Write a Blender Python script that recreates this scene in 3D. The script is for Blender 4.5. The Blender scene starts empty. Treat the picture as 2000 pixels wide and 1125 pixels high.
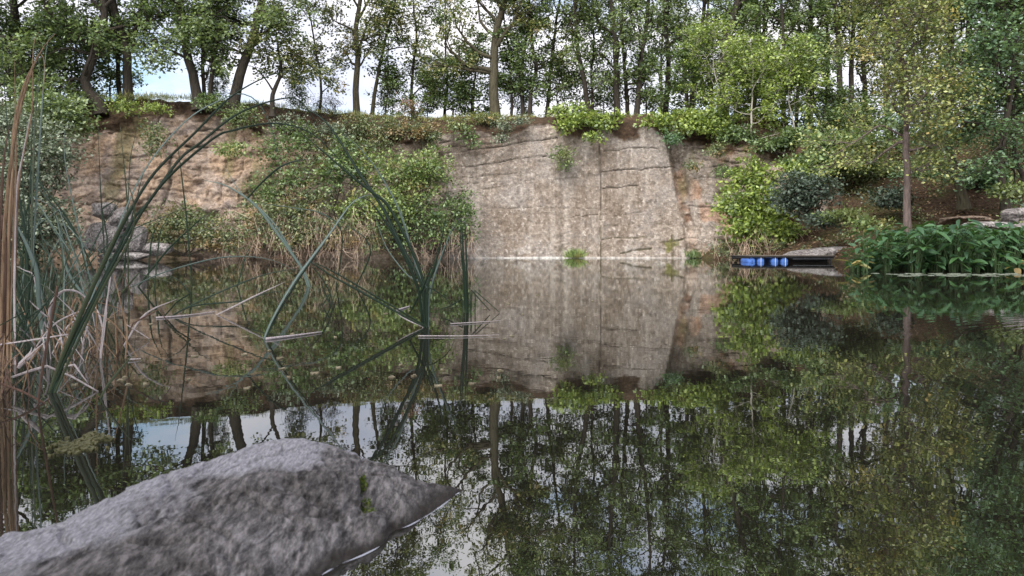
import bpy, math, random
import numpy as np

C = bpy.context.scene
COL = C.collection
R = math.radians
TAU = math.tau

# ------------------------------------------------------------------ camera, sky, sun, exposure
F, PX0, HOR, CH = 1333.3, 1000.0, 487.0, 0.5
cam = bpy.data.cameras.new("camera")
cam.lens, cam.sensor_width = 24, 36
cam.shift_y = -(562.5 - HOR) / 2000
cam.clip_start, cam.clip_end = 0.05, 600
cam.dof.use_dof, cam.dof.focus_distance, cam.dof.aperture_fstop = True, 22, 10
co = bpy.data.objects.new("camera", cam); COL.objects.link(co)
co.location, co.rotation_euler = (0, 0, CH), (R(90), 0, 0)
C.camera = co

SUN_EL, SUN_AZ = 50, 205            # azimuth clockwise from +Y: behind the camera, a little to the left
w = bpy.data.worlds.new("World"); C.world = w; w.use_nodes = True
nt = w.node_tree; nt.nodes.clear()
def wn(t, **k):
    n = nt.nodes.new(t)
    for a, b in k.items(): setattr(n, a, b)
    return n
sky = wn('ShaderNodeTexSky', sky_type='NISHITA', sun_disc=False)
sky.sun_elevation, sky.sun_rotation = R(SUN_EL), R(SUN_AZ)
sky.air_density, sky.dust_density = 1.2, 2.0
bg1 = wn('ShaderNodeBackground'); bg1.inputs[1].default_value = 0.11
bg2 = wn('ShaderNodeBackground'); bg2.inputs[1].default_value = 0.62
tc = wn('ShaderNodeTexCoord'); mp = wn('ShaderNodeMapping'); mp.inputs['Scale'].default_value = (1, 1, 2.2)
no = wn('ShaderNodeTexNoise'); no.inputs['Scale'].default_value = 3.4; no.inputs['Detail'].default_value = 7; no.inputs['Roughness'].default_value = 0.55
cr = wn('ShaderNodeValToRGB'); cr.color_ramp.elements[0].position, cr.color_ramp.elements[1].position = 0.33, 0.50
no2 = wn('ShaderNodeTexNoise'); no2.inputs['Scale'].default_value = 5.0; no2.inputs['Detail'].default_value = 5
cr2 = wn('ShaderNodeValToRGB')
cr2.color_ramp.elements[0].color, cr2.color_ramp.elements[1].color = (0.60, 0.64, 0.78, 1), (0.98, 0.95, 0.98, 1)
cr2.color_ramp.elements[0].position, cr2.color_ramp.elements[1].position = 0.35, 0.65
mx = wn('ShaderNodeMixShader'); out = wn('ShaderNodeOutputWorld')
L = nt.links.new
L(tc.outputs['Generated'], mp.inputs[0]); L(mp.outputs[0], no.inputs[0]); L(mp.outputs[0], no2.inputs[0])
L(no.outputs[0], cr.inputs[0]); L(no2.outputs[0], cr2.inputs[0]); L(cr2.outputs[0], bg2.inputs[0])
L(sky.outputs[0], bg1.inputs[0]); L(cr.outputs[0], mx.inputs[0]); L(bg1.outputs[0], mx.inputs[1]); L(bg2.outputs[0], mx.inputs[2])
L(mx.outputs[0], out.inputs[0])

sl = bpy.data.lights.new("sun", 'SUN'); sl.energy, sl.angle, sl.color = 2.9, R(55), (1.0, 0.96, 0.91)
so = bpy.data.objects.new("sun", sl); COL.objects.link(so)
so.rotation_euler = (R(90 - SUN_EL), 0, R(180 - SUN_AZ))
C.view_settings.view_transform, C.view_settings.look = 'Standard', 'None'
C.view_settings.exposure, C.view_settings.gamma = 1.3, 1.0
C.cycles.use_denoising = True
C.cycles.max_bounces, C.cycles.diffuse_bounces, C.cycles.glossy_bounces = 8, 3, 3
C.cycles.transmission_bounces, C.cycles.transparent_max_bounces = 3, 4
C.cycles.sample_clamp_indirect = 6

# ------------------------------------------------------------------ helpers
def P(px, py, Y):
    return np.array([(px - PX0) / F * Y, Y, CH + (HOR - py) / F * Y])
def YW(py):                                   # distance at which the water shows at picture height py
    return F * CH / (py - HOR)

def _h(ix, iy, iz, s):
    n = (ix * 374761393 + iy * 668265263 + iz * 2147483647 + s * 1274126177) & 0xFFFFFFFF
    n = ((n ^ (n >> 13)) * 1274126177) & 0xFFFFFFFF
    n = n ^ (n >> 16)
    return (n & 0xFFFF) / 65535.0
def vnoise(p, s=0):
    p = np.asarray(p, float); i = np.floor(p).astype(np.int64); f = p - i; f = f * f * (3 - 2 * f)
    r = 0
    for dx in (0, 1):
        for dy in (0, 1):
            for dz in (0, 1):
                wgt = (f[..., 0] if dx else 1 - f[..., 0]) * (f[..., 1] if dy else 1 - f[..., 1]) * (f[..., 2] if dz else 1 - f[..., 2])
                r = r + wgt * _h(i[..., 0] + dx, i[..., 1] + dy, i[..., 2] + dz, s)
    return r * 2 - 1
def fbm(p, o=4, s=0, g=0.5):
    p = np.asarray(p, float); a, r = 1.0, 0
    for k in range(o):
        r = r + a * vnoise(p * (2 ** k) + 17.3 * k, s + k); a *= g
    return r
def st(x, a, b):
    t = np.clip((x - a) / (b - a), 0, 1); return t * t * (3 - 2 * t)

def quad_mesh(name, V, Q, mats, smooth=True, mi=None, attrs=None):
    V = np.ascontiguousarray(V, np.float32); Q = np.ascontiguousarray(Q, np.int32)
    me = bpy.data.meshes.new(name)
    me.vertices.add(len(V)); me.vertices.foreach_set('co', V.ravel())
    me.loops.add(Q.size); me.loops.foreach_set('vertex_index', Q.ravel())
    me.polygons.add(len(Q)); me.polygons.foreach_set('loop_start', np.arange(0, Q.size, Q.shape[1], dtype=np.int32))
    me.polygons.foreach_set('use_smooth', np.full(len(Q), smooth))
    for m in (mats if isinstance(mats, (list, tuple)) else [mats]): me.materials.append(m)
    if mi is not None: me.polygons.foreach_set('material_index', np.ascontiguousarray(mi, np.int32))
    for k, a in (attrs or {}).items():
        at = me.attributes.new(k, 'FLOAT', 'POINT'); at.data.foreach_set('value', np.ascontiguousarray(a, np.float32))
    me.update(calc_edges=True)
    return me
def link(name, me, parent=None):
    o = bpy.data.objects.new(name, me); COL.objects.link(o)
    if parent is not None: o.parent = parent
    return o
def tag(o, label, cat, group=None):
    o['label'] = label; o['category'] = cat
    if group: o['group'] = group
    return o
def thing(name, loc, label, cat, group=None):
    o = bpy.data.objects.new(name, None); COL.objects.link(o); o.location = loc; o.empty_display_size = 0.1
    return tag(o, label, cat, group)
def structure(o): o['kind'] = 'structure'; return o
def stuff(o, label=None, cat=None):
    o['kind'] = 'stuff'
    if label: o['label'] = label
    if cat: o['category'] = cat
    return o
def copy_thing(root, loc, rotz, scale, label, group=None):
    r = root.copy(); COL.objects.link(r); r.location = loc; r.rotation_euler = (0, 0, rotz); r.scale = scale
    r['label'] = label
    if group: r['group'] = group
    for ch in list(root.children):
        c = ch.copy(); COL.objects.link(c); c.parent = r
        for g in list(ch.children):
            d = g.copy(); COL.objects.link(d); d.parent = c
    return r

class MB:                                     # collects quads
    def __init__(s): s.v, s.q, s.n = [], [], 0
    def add(s, V, Q):
        if len(V) == 0: return
        s.v.append(np.asarray(V, float)); s.q.append(np.asarray(Q) + s.n); s.n += len(V)
    def mesh(s, name, mat, smooth=True, origin=None):
        V = np.concatenate(s.v)
        if origin is not None: V = V - np.asarray(origin)
        return quad_mesh(name, V, np.concatenate(s.q), mat, smooth)

def norm(a): return a / (np.linalg.norm(a, axis=-1, keepdims=True) + 1e-9)
def tube(mb, pts, rad, n=5, flat=None, roll=0.0, cap=False):
    pts = np.asarray(pts, float); m = len(pts); rad = np.broadcast_to(np.asarray(rad, float), (m,))
    t = norm(np.gradient(pts, axis=0))
    ref = np.array([0, -1.0, 0]) if flat is not None else np.array([0.31, 0.27, 0.91])
    if flat is None and abs(t.mean(0) @ ref) > 0.9: ref = np.array([1.0, 0.1, 0])
    a = norm(np.cross(t, ref)); b = np.cross(a, t)
    ang = np.arange(n) / n * TAU
    ca, sa = np.cos(ang), np.sin(ang) * (flat if flat is not None else 1)
    cr_, sr_ = math.cos(roll), math.sin(roll)
    u, v = ca * cr_ - sa * sr_, ca * sr_ + sa * cr_
    V = pts[:, None, :] + rad[:, None, None] * (u[None, :, None] * a[:, None, :] + v[None, :, None] * b[:, None, :])
    i = np.arange(m - 1)[:, None] * n; j = np.arange(n)[None, :]; j2 = (j + 1) % n
    Q = np.stack([i + j, i + j2, i + n + j2, i + n + j], -1).reshape(-1, 4)
    V = V.reshape(-1, 3)
    if cap and n == 4:
        Q = np.concatenate([Q, [[3, 2, 1, 0], [(m - 1) * n + k for k in range(4)]]])
    elif cap and n % 2 == 0:
        e = []
        for off, rev in ((0, 1), ((m - 1) * n, 0)):
            for k in range(1, n - 2, 2):
                f = [off, off + k, off + k + 1, off + k + 2]; e.append(f[::-1] if rev else f)
        Q = np.concatenate([Q, e])
    mb.add(V, Q)
def smooth_path(pts, n):
    pts = np.asarray(pts, float); m = len(pts)
    if m == 2:
        t = np.linspace(0, 1, n)[:, None]; return pts[0] * (1 - t) + pts[1] * t
    d = np.concatenate([[0], np.cumsum(np.linalg.norm(np.diff(pts, axis=0), axis=1))])
    ext = np.concatenate([[2 * pts[0] - pts[1]], pts, [2 * pts[-1] - pts[-2]]])
    o = []
    for s in np.linspace(0, d[-1], n):
        k = min(max(np.searchsorted(d, s, 'right') - 1, 0), m - 2); t = (s - d[k]) / max(d[k + 1] - d[k], 1e-9)
        p0, p1, p2, p3 = ext[k], ext[k + 1], ext[k + 2], ext[k + 3]
        o.append(0.5 * (2 * p1 + (p2 - p0) * t + (2 * p0 - 5 * p1 + 4 * p2 - p3) * t * t + (3 * p1 - p0 - 3 * p2 + p3) * t ** 3))
    return np.array(o)
def leaf_quads(mb, c, ax, nr, Ls, Ws, fold=0.18):
    ax = norm(ax); sd = norm(np.cross(nr, ax)); nr = np.cross(ax, sd)
    Ls, Ws = Ls[:, None], Ws[:, None]
    tip = c + ax * Ls - nr * Ls * 0.12
    m = c + ax * Ls * 0.5
    a = m + sd * Ws * 0.5 - nr * Ws * fold
    b = m - sd * Ws * 0.5 - nr * Ws * fold
    V = np.stack([c, a, tip, b], 1).reshape(-1, 3)
    mb.add(V, np.arange(len(V)).reshape(-1, 4))

# ------------------------------------------------------------------ materials
def new_mat(name):
    m = bpy.data.materials.new(name); m.use_nodes = True
    t = m.node_tree; t.nodes.clear(); return m, t
def nd(t, ty, ins=None, **k):
    n = t.nodes.new(ty)
    for a, b in k.items(): setattr(n, a, b)
    for a, b in (ins or {}).items():
        if hasattr(b, 'is_output'): t.links.new(b, n.inputs[a])
        else: n.inputs[a].default_value = b
    return n
def c4(c): return (c[0], c[1], c[2], 1)
def ramp(t, fac, stops, interp='LINEAR'):
    n = t.nodes.new('ShaderNodeValToRGB'); r = n.color_ramp; r.interpolation = interp
    while len(r.elements) < len(stops): r.elements.new(0.5)
    for e, (p, c) in zip(r.elements, stops): e.position = p; e.color = c4(c) if hasattr(c, '__len__') else (c, c, c, 1)
    t.links.new(fac, n.inputs[0]); return n.outputs[0]
def mixc(t, f, a, b, bt='MIX'):
    n = t.nodes.new('ShaderNodeMix'); n.data_type = 'RGBA'; n.blend_type = bt
    for i, x in ((0, f), (6, a), (7, b)):
        if hasattr(x, 'is_output'): t.links.new(x, n.inputs[i])
        else: n.inputs[i].default_value = c4(x) if hasattr(x, '__len__') else x
    return n.outputs[2]
def noise(t, vec, scale, detail=4, rough=0.55, sc=None):
    if sc is not None:
        mp = nd(t, 'ShaderNodeMapping', {'Scale': sc}); t.links.new(vec, mp.inputs[0]); vec = mp.outputs[0]
    return nd(t, 'ShaderNodeTexNoise', {'Vector': vec, 'Scale': scale, 'Detail': detail, 'Roughness': rough}).outputs[0]
def finish(t, sh): 
    o = nd(t, 'ShaderNodeOutputMaterial'); t.links.new(sh, o.inputs[0])

LEAFK = 1.9
def leaf_mat(name, cols, patch=None, transl=0.35, gloss=0.05, pscale=0.45):
    m, t = new_mat(name)
    cols = [tuple(v * LEAFK for v in c) for c in cols]
    if patch: patch = (tuple(v * LEAFK * .9 for v in patch[0]), patch[1])
    g = nd(t, 'ShaderNodeNewGeometry'); tc = nd(t, 'ShaderNodeTexCoord')
    cols = [tuple(v * .72 for v in cols[0])] + cols + [tuple(v * 1.12 for v in cols[-1])]
    c = ramp(t, g.outputs['Random Per Island'], [(k / (len(cols) - 1), x) for k, x in enumerate(cols)])
    if patch:
        f = ramp(t, noise(t, tc.outputs['Object'], pscale, 3, 0.6), [(patch[1], 0.0), (patch[1] + 0.12, 1.0)])
        c = mixc(t, f, c, patch[0])
        r2 = nd(t, 'ShaderNodeHueSaturation', {'Color': c}); 
        mr = nd(t, 'ShaderNodeMapRange', {'Value': g.outputs['Random Per Island'], 'To Min': 0.75, 'To Max': 1.25}); t.links.new(mr.outputs[0], r2.inputs['Value'])
        c = r2.outputs[0]
    d = nd(t, 'ShaderNodeBsdfDiffuse', {'Color': c}); 
    tr = nd(t, 'ShaderNodeBsdfTranslucent', {'Color': mixc(t, 0.5, c, (0.16, 0.22, 0.02))})
    s = nd(t, 'ShaderNodeMixShader', {0: transl, 1: d.outputs[0], 2: tr.outputs[0]})
    gl = nd(t, 'ShaderNodeBsdfGlossy', {'Color': (0.8, 0.85, 0.9, 1), 'Roughness': 0.45})
    s2 = nd(t, 'ShaderNodeMixShader', {0: gloss, 1: s.outputs[0], 2: gl.outputs[0]})
    finish(t, s2.outputs[0]); return m
def simple_mat(name, ca, cb, scale=6, rough=0.9, bump=0.3, sc=None, spec=0.3, det=6):
    m, t = new_mat(name); tc = nd(t, 'ShaderNodeTexCoord')
    n = noise(t, tc.outputs['Object'], scale, det, 0.62, sc)
    c = ramp(t, n, [(0.3, ca), (0.7, cb)])
    b = nd(t, 'ShaderNodeBump', {'Height': n, 'Strength': bump, 'Distance': 0.05})
    p = nd(t, 'ShaderNodeBsdfPrincipled', {'Base Color': c, 'Roughness': rough, 'Normal': b.outputs[0], 'Specular IOR Level': spec})
    finish(t, p.outputs[0]); return m

OAK = leaf_mat('oak leaves', [(0.046, 0.075, 0.028), (0.080, 0.120, 0.042), (0.125, 0.165, 0.060)], ((0.17, 0.165, 0.06), 0.62), 0.42)
OAKD = leaf_mat('dark oak leaves', [(0.048, 0.072, 0.028), (0.080, 0.114, 0.043), (0.125, 0.158, 0.060)], ((0.13, 0.15, 0.06), 0.62), 0.42)
OAKB = leaf_mat('browning oak leaves', [(0.045, 0.068, 0.020), (0.085, 0.105, 0.032), (0.13, 0.13, 0.045)], ((0.19, 0.13, 0.05), 0.55))
YEL = leaf_mat('yellowing leaves', [(0.068, 0.092, 0.028), (0.112, 0.138, 0.040), (0.175, 0.182, 0.056)], ((0.25, 0.18, 0.05), 0.55), pscale=0.7)
HAZ = leaf_mat('bright hazel leaves', [(0.070, 0.105, 0.020), (0.11, 0.155, 0.028), (0.165, 0.205, 0.045)], ((0.20, 0.21, 0.045), 0.62), 0.4)
MID = leaf_mat('mid green leaves', [(0.034, 0.060, 0.020), (0.058, 0.092, 0.030), (0.092, 0.128, 0.044)], ((0.13, 0.13, 0.045), 0.55))
BLUEG = leaf_mat('blue green leaves', [(0.032, 0.066, 0.030), (0.058, 0.108, 0.048), (0.092, 0.15, 0.068)], None, 0.4)
WIL = leaf_mat('grey willow leaves', [(0.044, 0.060, 0.034), (0.074, 0.092, 0.055), (0.115, 0.132, 0.09)], ((0.12, 0.13, 0.06), 0.62), 0.2)
GREY = leaf_mat('dark grey green leaves', [(0.018, 0.026, 0.018), (0.032, 0.046, 0.032), (0.056, 0.072, 0.054)], None, 0.15, 0.02)
BRAM = leaf_mat('bramble leaves', [(0.036, 0.054, 0.022), (0.062, 0.084, 0.033), (0.10, 0.115, 0.05)], ((0.16, 0.105, 0.045), 0.52), 0.3, pscale=0.9)
YBR = leaf_mat('yellowing bush leaves', [(0.055, 0.088, 0.026), (0.090, 0.130, 0.036), (0.13, 0.165, 0.05)], ((0.22, 0.175, 0.06), 0.56), 0.35, pscale=0.8)
REDL = leaf_mat('reddish leaves', [(0.12, 0.075, 0.05), (0.20, 0.08, 0.06), (0.11, 0.12, 0.05)], None, 0.3)
CONI = leaf_mat('dark forest leaves', [(0.048, 0.068, 0.025), (0.080, 0.110, 0.038), (0.122, 0.152, 0.052)], ((0.14, 0.15, 0.05), 0.55), 0.42)
GRS = leaf_mat('grass', [(0.07, 0.10, 0.02), (0.13, 0.15, 0.03), (0.22, 0.20, 0.06)], None, 0.3)
DEAD = leaf_mat('withered stems', [(0.13, 0.09, 0.07), (0.22, 0.16, 0.12), (0.32, 0.25, 0.19)], None, 0.1, 0.02)
LITTER = leaf_mat('leaf litter', [(0.045, 0.026, 0.016), (0.085, 0.052, 0.03), (0.14, 0.095, 0.055)], None, 0.1, 0.02)
BARK = simple_mat('bark', (0.022, 0.018, 0.014), (0.070, 0.058, 0.045), 5, 0.95, 0.8, (3, 3, 0.6))
BARKG = simple_mat('mossy bark', (0.032, 0.028, 0.018), (0.105, 0.092, 0.058), 4, 0.95, 0.8, (3, 3, 0.6))
BARKL = simple_mat('pale bark', (0.28, 0.26, 0.22), (0.48, 0.45, 0.39), 8, 0.9, 0.3)
BARKP = simple_mat('purplish bark', (0.07, 0.052, 0.046), (0.17, 0.13, 0.118), 5, 0.95, 0.8, (3, 3, 0.6))

def rock_mat():
    m, t = new_mat('quarry rock'); tc = nd(t, 'ShaderNodeTexCoord'); o = tc.outputs['Object']
    at = lambda n: nd(t, 'ShaderNodeAttribute', attribute_name=n).outputs['Fac']
    big = noise(t, o, 0.55, 5, 0.6); mid = noise(t, o, 2.6, 6, 0.65); fine = noise(t, o, 5.5, 8, 0.72)
    grain = noise(t, o, 26, 3, 0.7)
    strk = noise(t, o, 1.0, 6, 0.6, (2.2, 2.2, 0.16))
    wall = ramp(t, mid, [(0.30, (0.148, 0.117, 0.092)), (0.5, (0.232, 0.190, 0.155)), (0.70, (0.34, 0.29, 0.245))])
    wall = mixc(t, ramp(t, big, [(0.44, 0.0), (0.58, 0.7)]), wall, (0.285, 0.255, 0.232))
    wall = mixc(t, ramp(t, noise(t, o, 0.28, 4, 0.6), [(0.48, 0.0), (0.60, 0.6)]), wall, mixc(t, mid, (0.125, 0.092, 0.066), (0.235, 0.182, 0.138)))
    wall = mixc(t, ramp(t, noise(t, o, 5.5, 5, 0.7), [(0.58, 0.0), (0.68, 0.75)]), wall, (0.42, 0.38, 0.345))
    wall = mixc(t, ramp(t, strk, [(0.50, 0.0), (0.72, 0.75)]), wall, (0.39, 0.345, 0.30))
    wall = mixc(t, ramp(t, strk, [(0.26, 0.55), (0.42, 0.0)]), wall, (0.15, 0.115, 0.085))
    och = ramp(t, mid, [(0.30, (0.155, 0.12, 0.098)), (0.5, (0.30, 0.235, 0.19)), (0.70, (0.44, 0.36, 0.305))])
    och = mixc(t, ramp(t, big, [(0.40, 0.0), (0.56, 0.75)]), och, mixc(t, fine, (0.25, 0.165, 0.105), (0.44, 0.31, 0.205)))
    och = mixc(t, ramp(t, noise(t, o, 0.4, 5, 0.65), [(0.53, 0.0), (0.62, 0.6)]), och, mixc(t, mid, (0.14, 0.12, 0.11), (0.33, 0.285, 0.265)))
    och = mixc(t, ramp(t, strk, [(0.28, 0.6), (0.45, 0.0)]), och, (0.20, 0.165, 0.155))
    c = mixc(t, at('ochre'), wall, och)
    c = mixc(t, at('rust'), c, mixc(t, mid, (0.18, 0.085, 0.045), (0.46, 0.24, 0.13)))
    c = mixc(t, at('moss'), c, mixc(t, fine, (0.07, 0.075, 0.028), (0.17, 0.15, 0.06)))
    c = mixc(t, at('pale'), c, (0.55, 0.52, 0.49))
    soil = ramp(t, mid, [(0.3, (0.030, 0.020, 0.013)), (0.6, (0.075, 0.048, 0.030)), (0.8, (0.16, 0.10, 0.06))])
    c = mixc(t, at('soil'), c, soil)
    c = mixc(t, 1.0, c, ramp(t, fine, [(0.32, 0.50), (0.5, 1.0), (0.66, 1.38)]), 'MULTIPLY')
    c = mixc(t, 1.0, c, ramp(t, grain, [(0.35, 0.84), (0.65, 1.15)]), 'MULTIPLY')
    c = mixc(t, at('crack'), c, (0.065, 0.052, 0.040))
    b1 = nd(t, 'ShaderNodeBump', {'Height': fine, 'Strength': 0.9, 'Distance': 0.10})
    b2 = nd(t, 'ShaderNodeBump', {'Height': mid, 'Strength': 0.6, 'Distance': 0.2, 'Normal': b1.outputs[0]})
    p = nd(t, 'ShaderNodeBsdfPrincipled', {'Base Color': c, 'Roughness': 0.95, 'Normal': b2.outputs[0], 'Specular IOR Level': 0.2})
    finish(t, p.outputs[0]); return m
ROCK = rock_mat()
def ground_mat():
    m, t = new_mat('wooded slope'); o = nd(t, 'ShaderNodeTexCoord').outputs['Object']
    big = noise(t, o, 0.35, 5, 0.6); fine = noise(t, o, 7, 8, 0.75)
    c = ramp(t, fine, [(0.3, (0.030, 0.019, 0.013)), (0.5, (0.070, 0.045, 0.029)), (0.7, (0.14, 0.095, 0.062))])
    c = mixc(t, ramp(t, big, [(0.50, 0.0), (0.62, 0.6)]), c, mixc(t, fine, (0.035, 0.05, 0.018), (0.11, 0.12, 0.04)))
    b = nd(t, 'ShaderNodeBump', {'Height': fine, 'Strength': 1.0, 'Distance': 0.15})
    p = nd(t, 'ShaderNodeBsdfPrincipled', {'Base Color': c, 'Roughness': 1.0, 'Normal': b.outputs[0], 'Specular IOR Level': 0.1})
    finish(t, p.outputs[0]); return m
GROUND = ground_mat()
def water_mat():
    m, t = new_mat('still pond water'); o = nd(t, 'ShaderNodeTexCoord').outputs['Object']
    n1 = noise(t, o, 11, 2, 0.5); n2 = noise(t, o, 1.6, 3, 0.5)
    n3 = noise(t, o, 3.6, 2, 0.5)
    b1 = nd(t, 'ShaderNodeBump', {'Height': n1, 'Strength': 1.0, 'Distance': 0.00016})
    b3 = nd(t, 'ShaderNodeBump', {'Height': n3, 'Strength': 1.0, 'Distance': 0.00026, 'Normal': b1.outputs[0]})
    b2 = nd(t, 'ShaderNodeBump', {'Height': n2, 'Strength': 1.0, 'Distance': 0.00035, 'Normal': b3.outputs[0]})
    # slow rings spreading from a spot on the right
    sx = nd(t, 'ShaderNodeVectorMath', operation='SUBTRACT'); t.links.new(o, sx.inputs[0]); sx.inputs[1].default_value = (4.6, 1.9, 0)
    ln = nd(t, 'ShaderNodeVectorMath', operation='LENGTH'); t.links.new(sx.outputs[0], ln.inputs[0])
    mu = nd(t, 'ShaderNodeMath', {0: ln.outputs['Value'], 1: 62.0}, operation='MULTIPLY')
    si = nd(t, 'ShaderNodeMath', {0: mu.outputs[0]}, operation='SINE')
    w1 = nd(t, 'ShaderNodeMapRange', {'Value': ln.outputs['Value'], 'From Min': 1.3, 'From Max': 2.2, 'To Min': 0, 'To Max': 1}, interpolation_type='SMOOTHSTEP')
    w2 = nd(t, 'ShaderNodeMapRange', {'Value': ln.outputs['Value'], 'From Min': 2.6, 'From Max': 3.9, 'To Min': 1, 'To Max': 0}, interpolation_type='SMOOTHSTEP')
    ww = nd(t, 'ShaderNodeMath', {0: w1.outputs[0], 1: w2.outputs[0]}, operation='MULTIPLY')
    hh = nd(t, 'ShaderNodeMath', {0: ww.outputs[0], 1: si.outputs[0]}, operation='MULTIPLY')
    b4 = nd(t, 'ShaderNodeBump', {'Height': hh.outputs[0], 'Strength': 1.0, 'Distance': 0.00016, 'Normal': b2.outputs[0]})
    lw = nd(t, 'ShaderNodeFresnel', {'IOR': 4.0, 'Normal': b4.outputs[0]})
    gl = nd(t, 'ShaderNodeBsdfGlossy', {'Color': (0.90, 0.92, 0.92, 1), 'Roughness': 0.0, 'Normal': b4.outputs[0]})
    d = nd(t, 'ShaderNodeBsdfDiffuse', {'Color': (0.013, 0.012, 0.009, 1)})
    s = nd(t, 'ShaderNodeMixShader', {0: lw.outputs[0], 1: d.outputs[0], 2: gl.outputs[0]})
    finish(t, s.outputs[0]); return m
WATER = water_mat()

# ------------------------------------------------------------------ water
def grid(nu, nv):
    i = np.arange(nu - 1)[:, None] * nv; j = np.arange(nv - 1)[None, :]
    return np.stack([i + j, i + nv + j, i + nv + j + 1, i + j + 1], -1).reshape(-1, 4)
wv = np.array([(-70, -25, 0), (60, -25, 0), (60, 48, 0), (-70, 48, 0)], float)
structure(link('water', quad_mesh('water', wv, [[0, 1, 2, 3]], WATER)))

# ------------------------------------------------------------------ quarry cliff and plateau
CP = np.array([  # px, base distance, picture height of the ground edge, of the rock top
    (-1500, 14, 215, 270), (-700, 20, 205, 262), (-200, 28, 200, 255), (0, 31.5, 198, 250), (150, 33.5, 190, 240), (250, 34, 186, 226), (320, 34.6, 188, 222), (400, 35, 192, 226),
    (480, 35.3, 200, 250), (550, 36.2, 206, 250), (620, 36.8, 215, 262), (700, 37, 222, 270), (800, 37.4, 230, 275),
    (860, 38.6, 229, 266), (950, 39, 226, 256), (1080, 39, 226, 238), (1105, 39, 226, 252), (1200, 39, 228, 252), (1300, 39, 228, 262), (1345, 38.7, 227, 264),
    (1400, 38.2, 225, 268), (1480, 37, 232, 290), (1545, 35, 270, 322), (1600, 33, 335, 375), (1680, 32, 425, 445)], float)
def cp(px, k): return np.interp(px, CP[:, 0], CP[:, k])
def cliff_y(px): return cp(px, 1)
CRACKS = [  # polylines in picture coordinates on the face, strength, width in metres
    ([(858, 300), (940, 292), (1010, 280), (1090, 268)], 1, .09), ([(862, 279), (930, 268), (1000, 258)], 1, .14), ([(866, 289), (930, 283), (985, 277)], .8, .07), ([(880, 364), (960, 356), (1040, 352)], .5, .05), ([(930, 440), (1010, 436), (1100, 440)], .4, .05), ([(1180, 440), (1250, 436), (1310, 440)], .4, .05),
    ([(868, 328), (950, 322), (1000, 312), (1080, 304)], 1, .08), ([(873, 351), (960, 342), (1010, 338)], .6, .06),
    ([(1172, 285), (1174, 380), (1172, 430), (1175, 510)], 1.0, .12), ([(1175, 336), (1240, 332), (1318, 324)], 1, .09),
    ([(1178, 368), (1215, 366), (1246, 362)], .9, .09), ([(1175, 470), (1195, 466), (1276, 463)], .7, .07),
    ([(1120, 423), (1168, 418)], .8, .08), ([(1200, 423), (1258, 412)], .5, .06), ([(1180, 296), (1230, 290), (1290, 289)], .9, .08),
    ([(1212, 497), (1245, 488), (1272, 485)], 1, .12), ([(950, 408), (1060, 405), (1170, 408)], .5, .05), ([(880, 378), (1000, 364)], .5, .05),
    ([(870, 315), (880, 345)], .4, .05), ([(900, 312), (903, 335)], .4, .05), ([(1085, 350), (1130, 347)], .5, .06),
    ([(372, 247), (422, 246)], 1.3, .22), ([(352, 281), (392, 282)], 1.3, .22), ([(325, 300), (330, 360), (318, 400)], 1.2, .3),
    ([(1345, 400), (1395, 407)], .9, .1), ([(1350, 330), (1440, 318)], .8, .08), ([(1355, 350), (1400, 345)], .6, .08), ([(1350, 285), (1470, 296)], .8, .1),
    ([(160, 300), (230, 290)], .6, .08), ([(225, 330), (240, 300)], .6, .1), ([(430, 330), (470, 335)], .6, .08), ([(290, 240), (300, 300)], .6, .12), ([(1290, 475), (1335, 468)], .8, .14), ([(1312, 460), (1313, 505)], .8, .16)]
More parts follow.
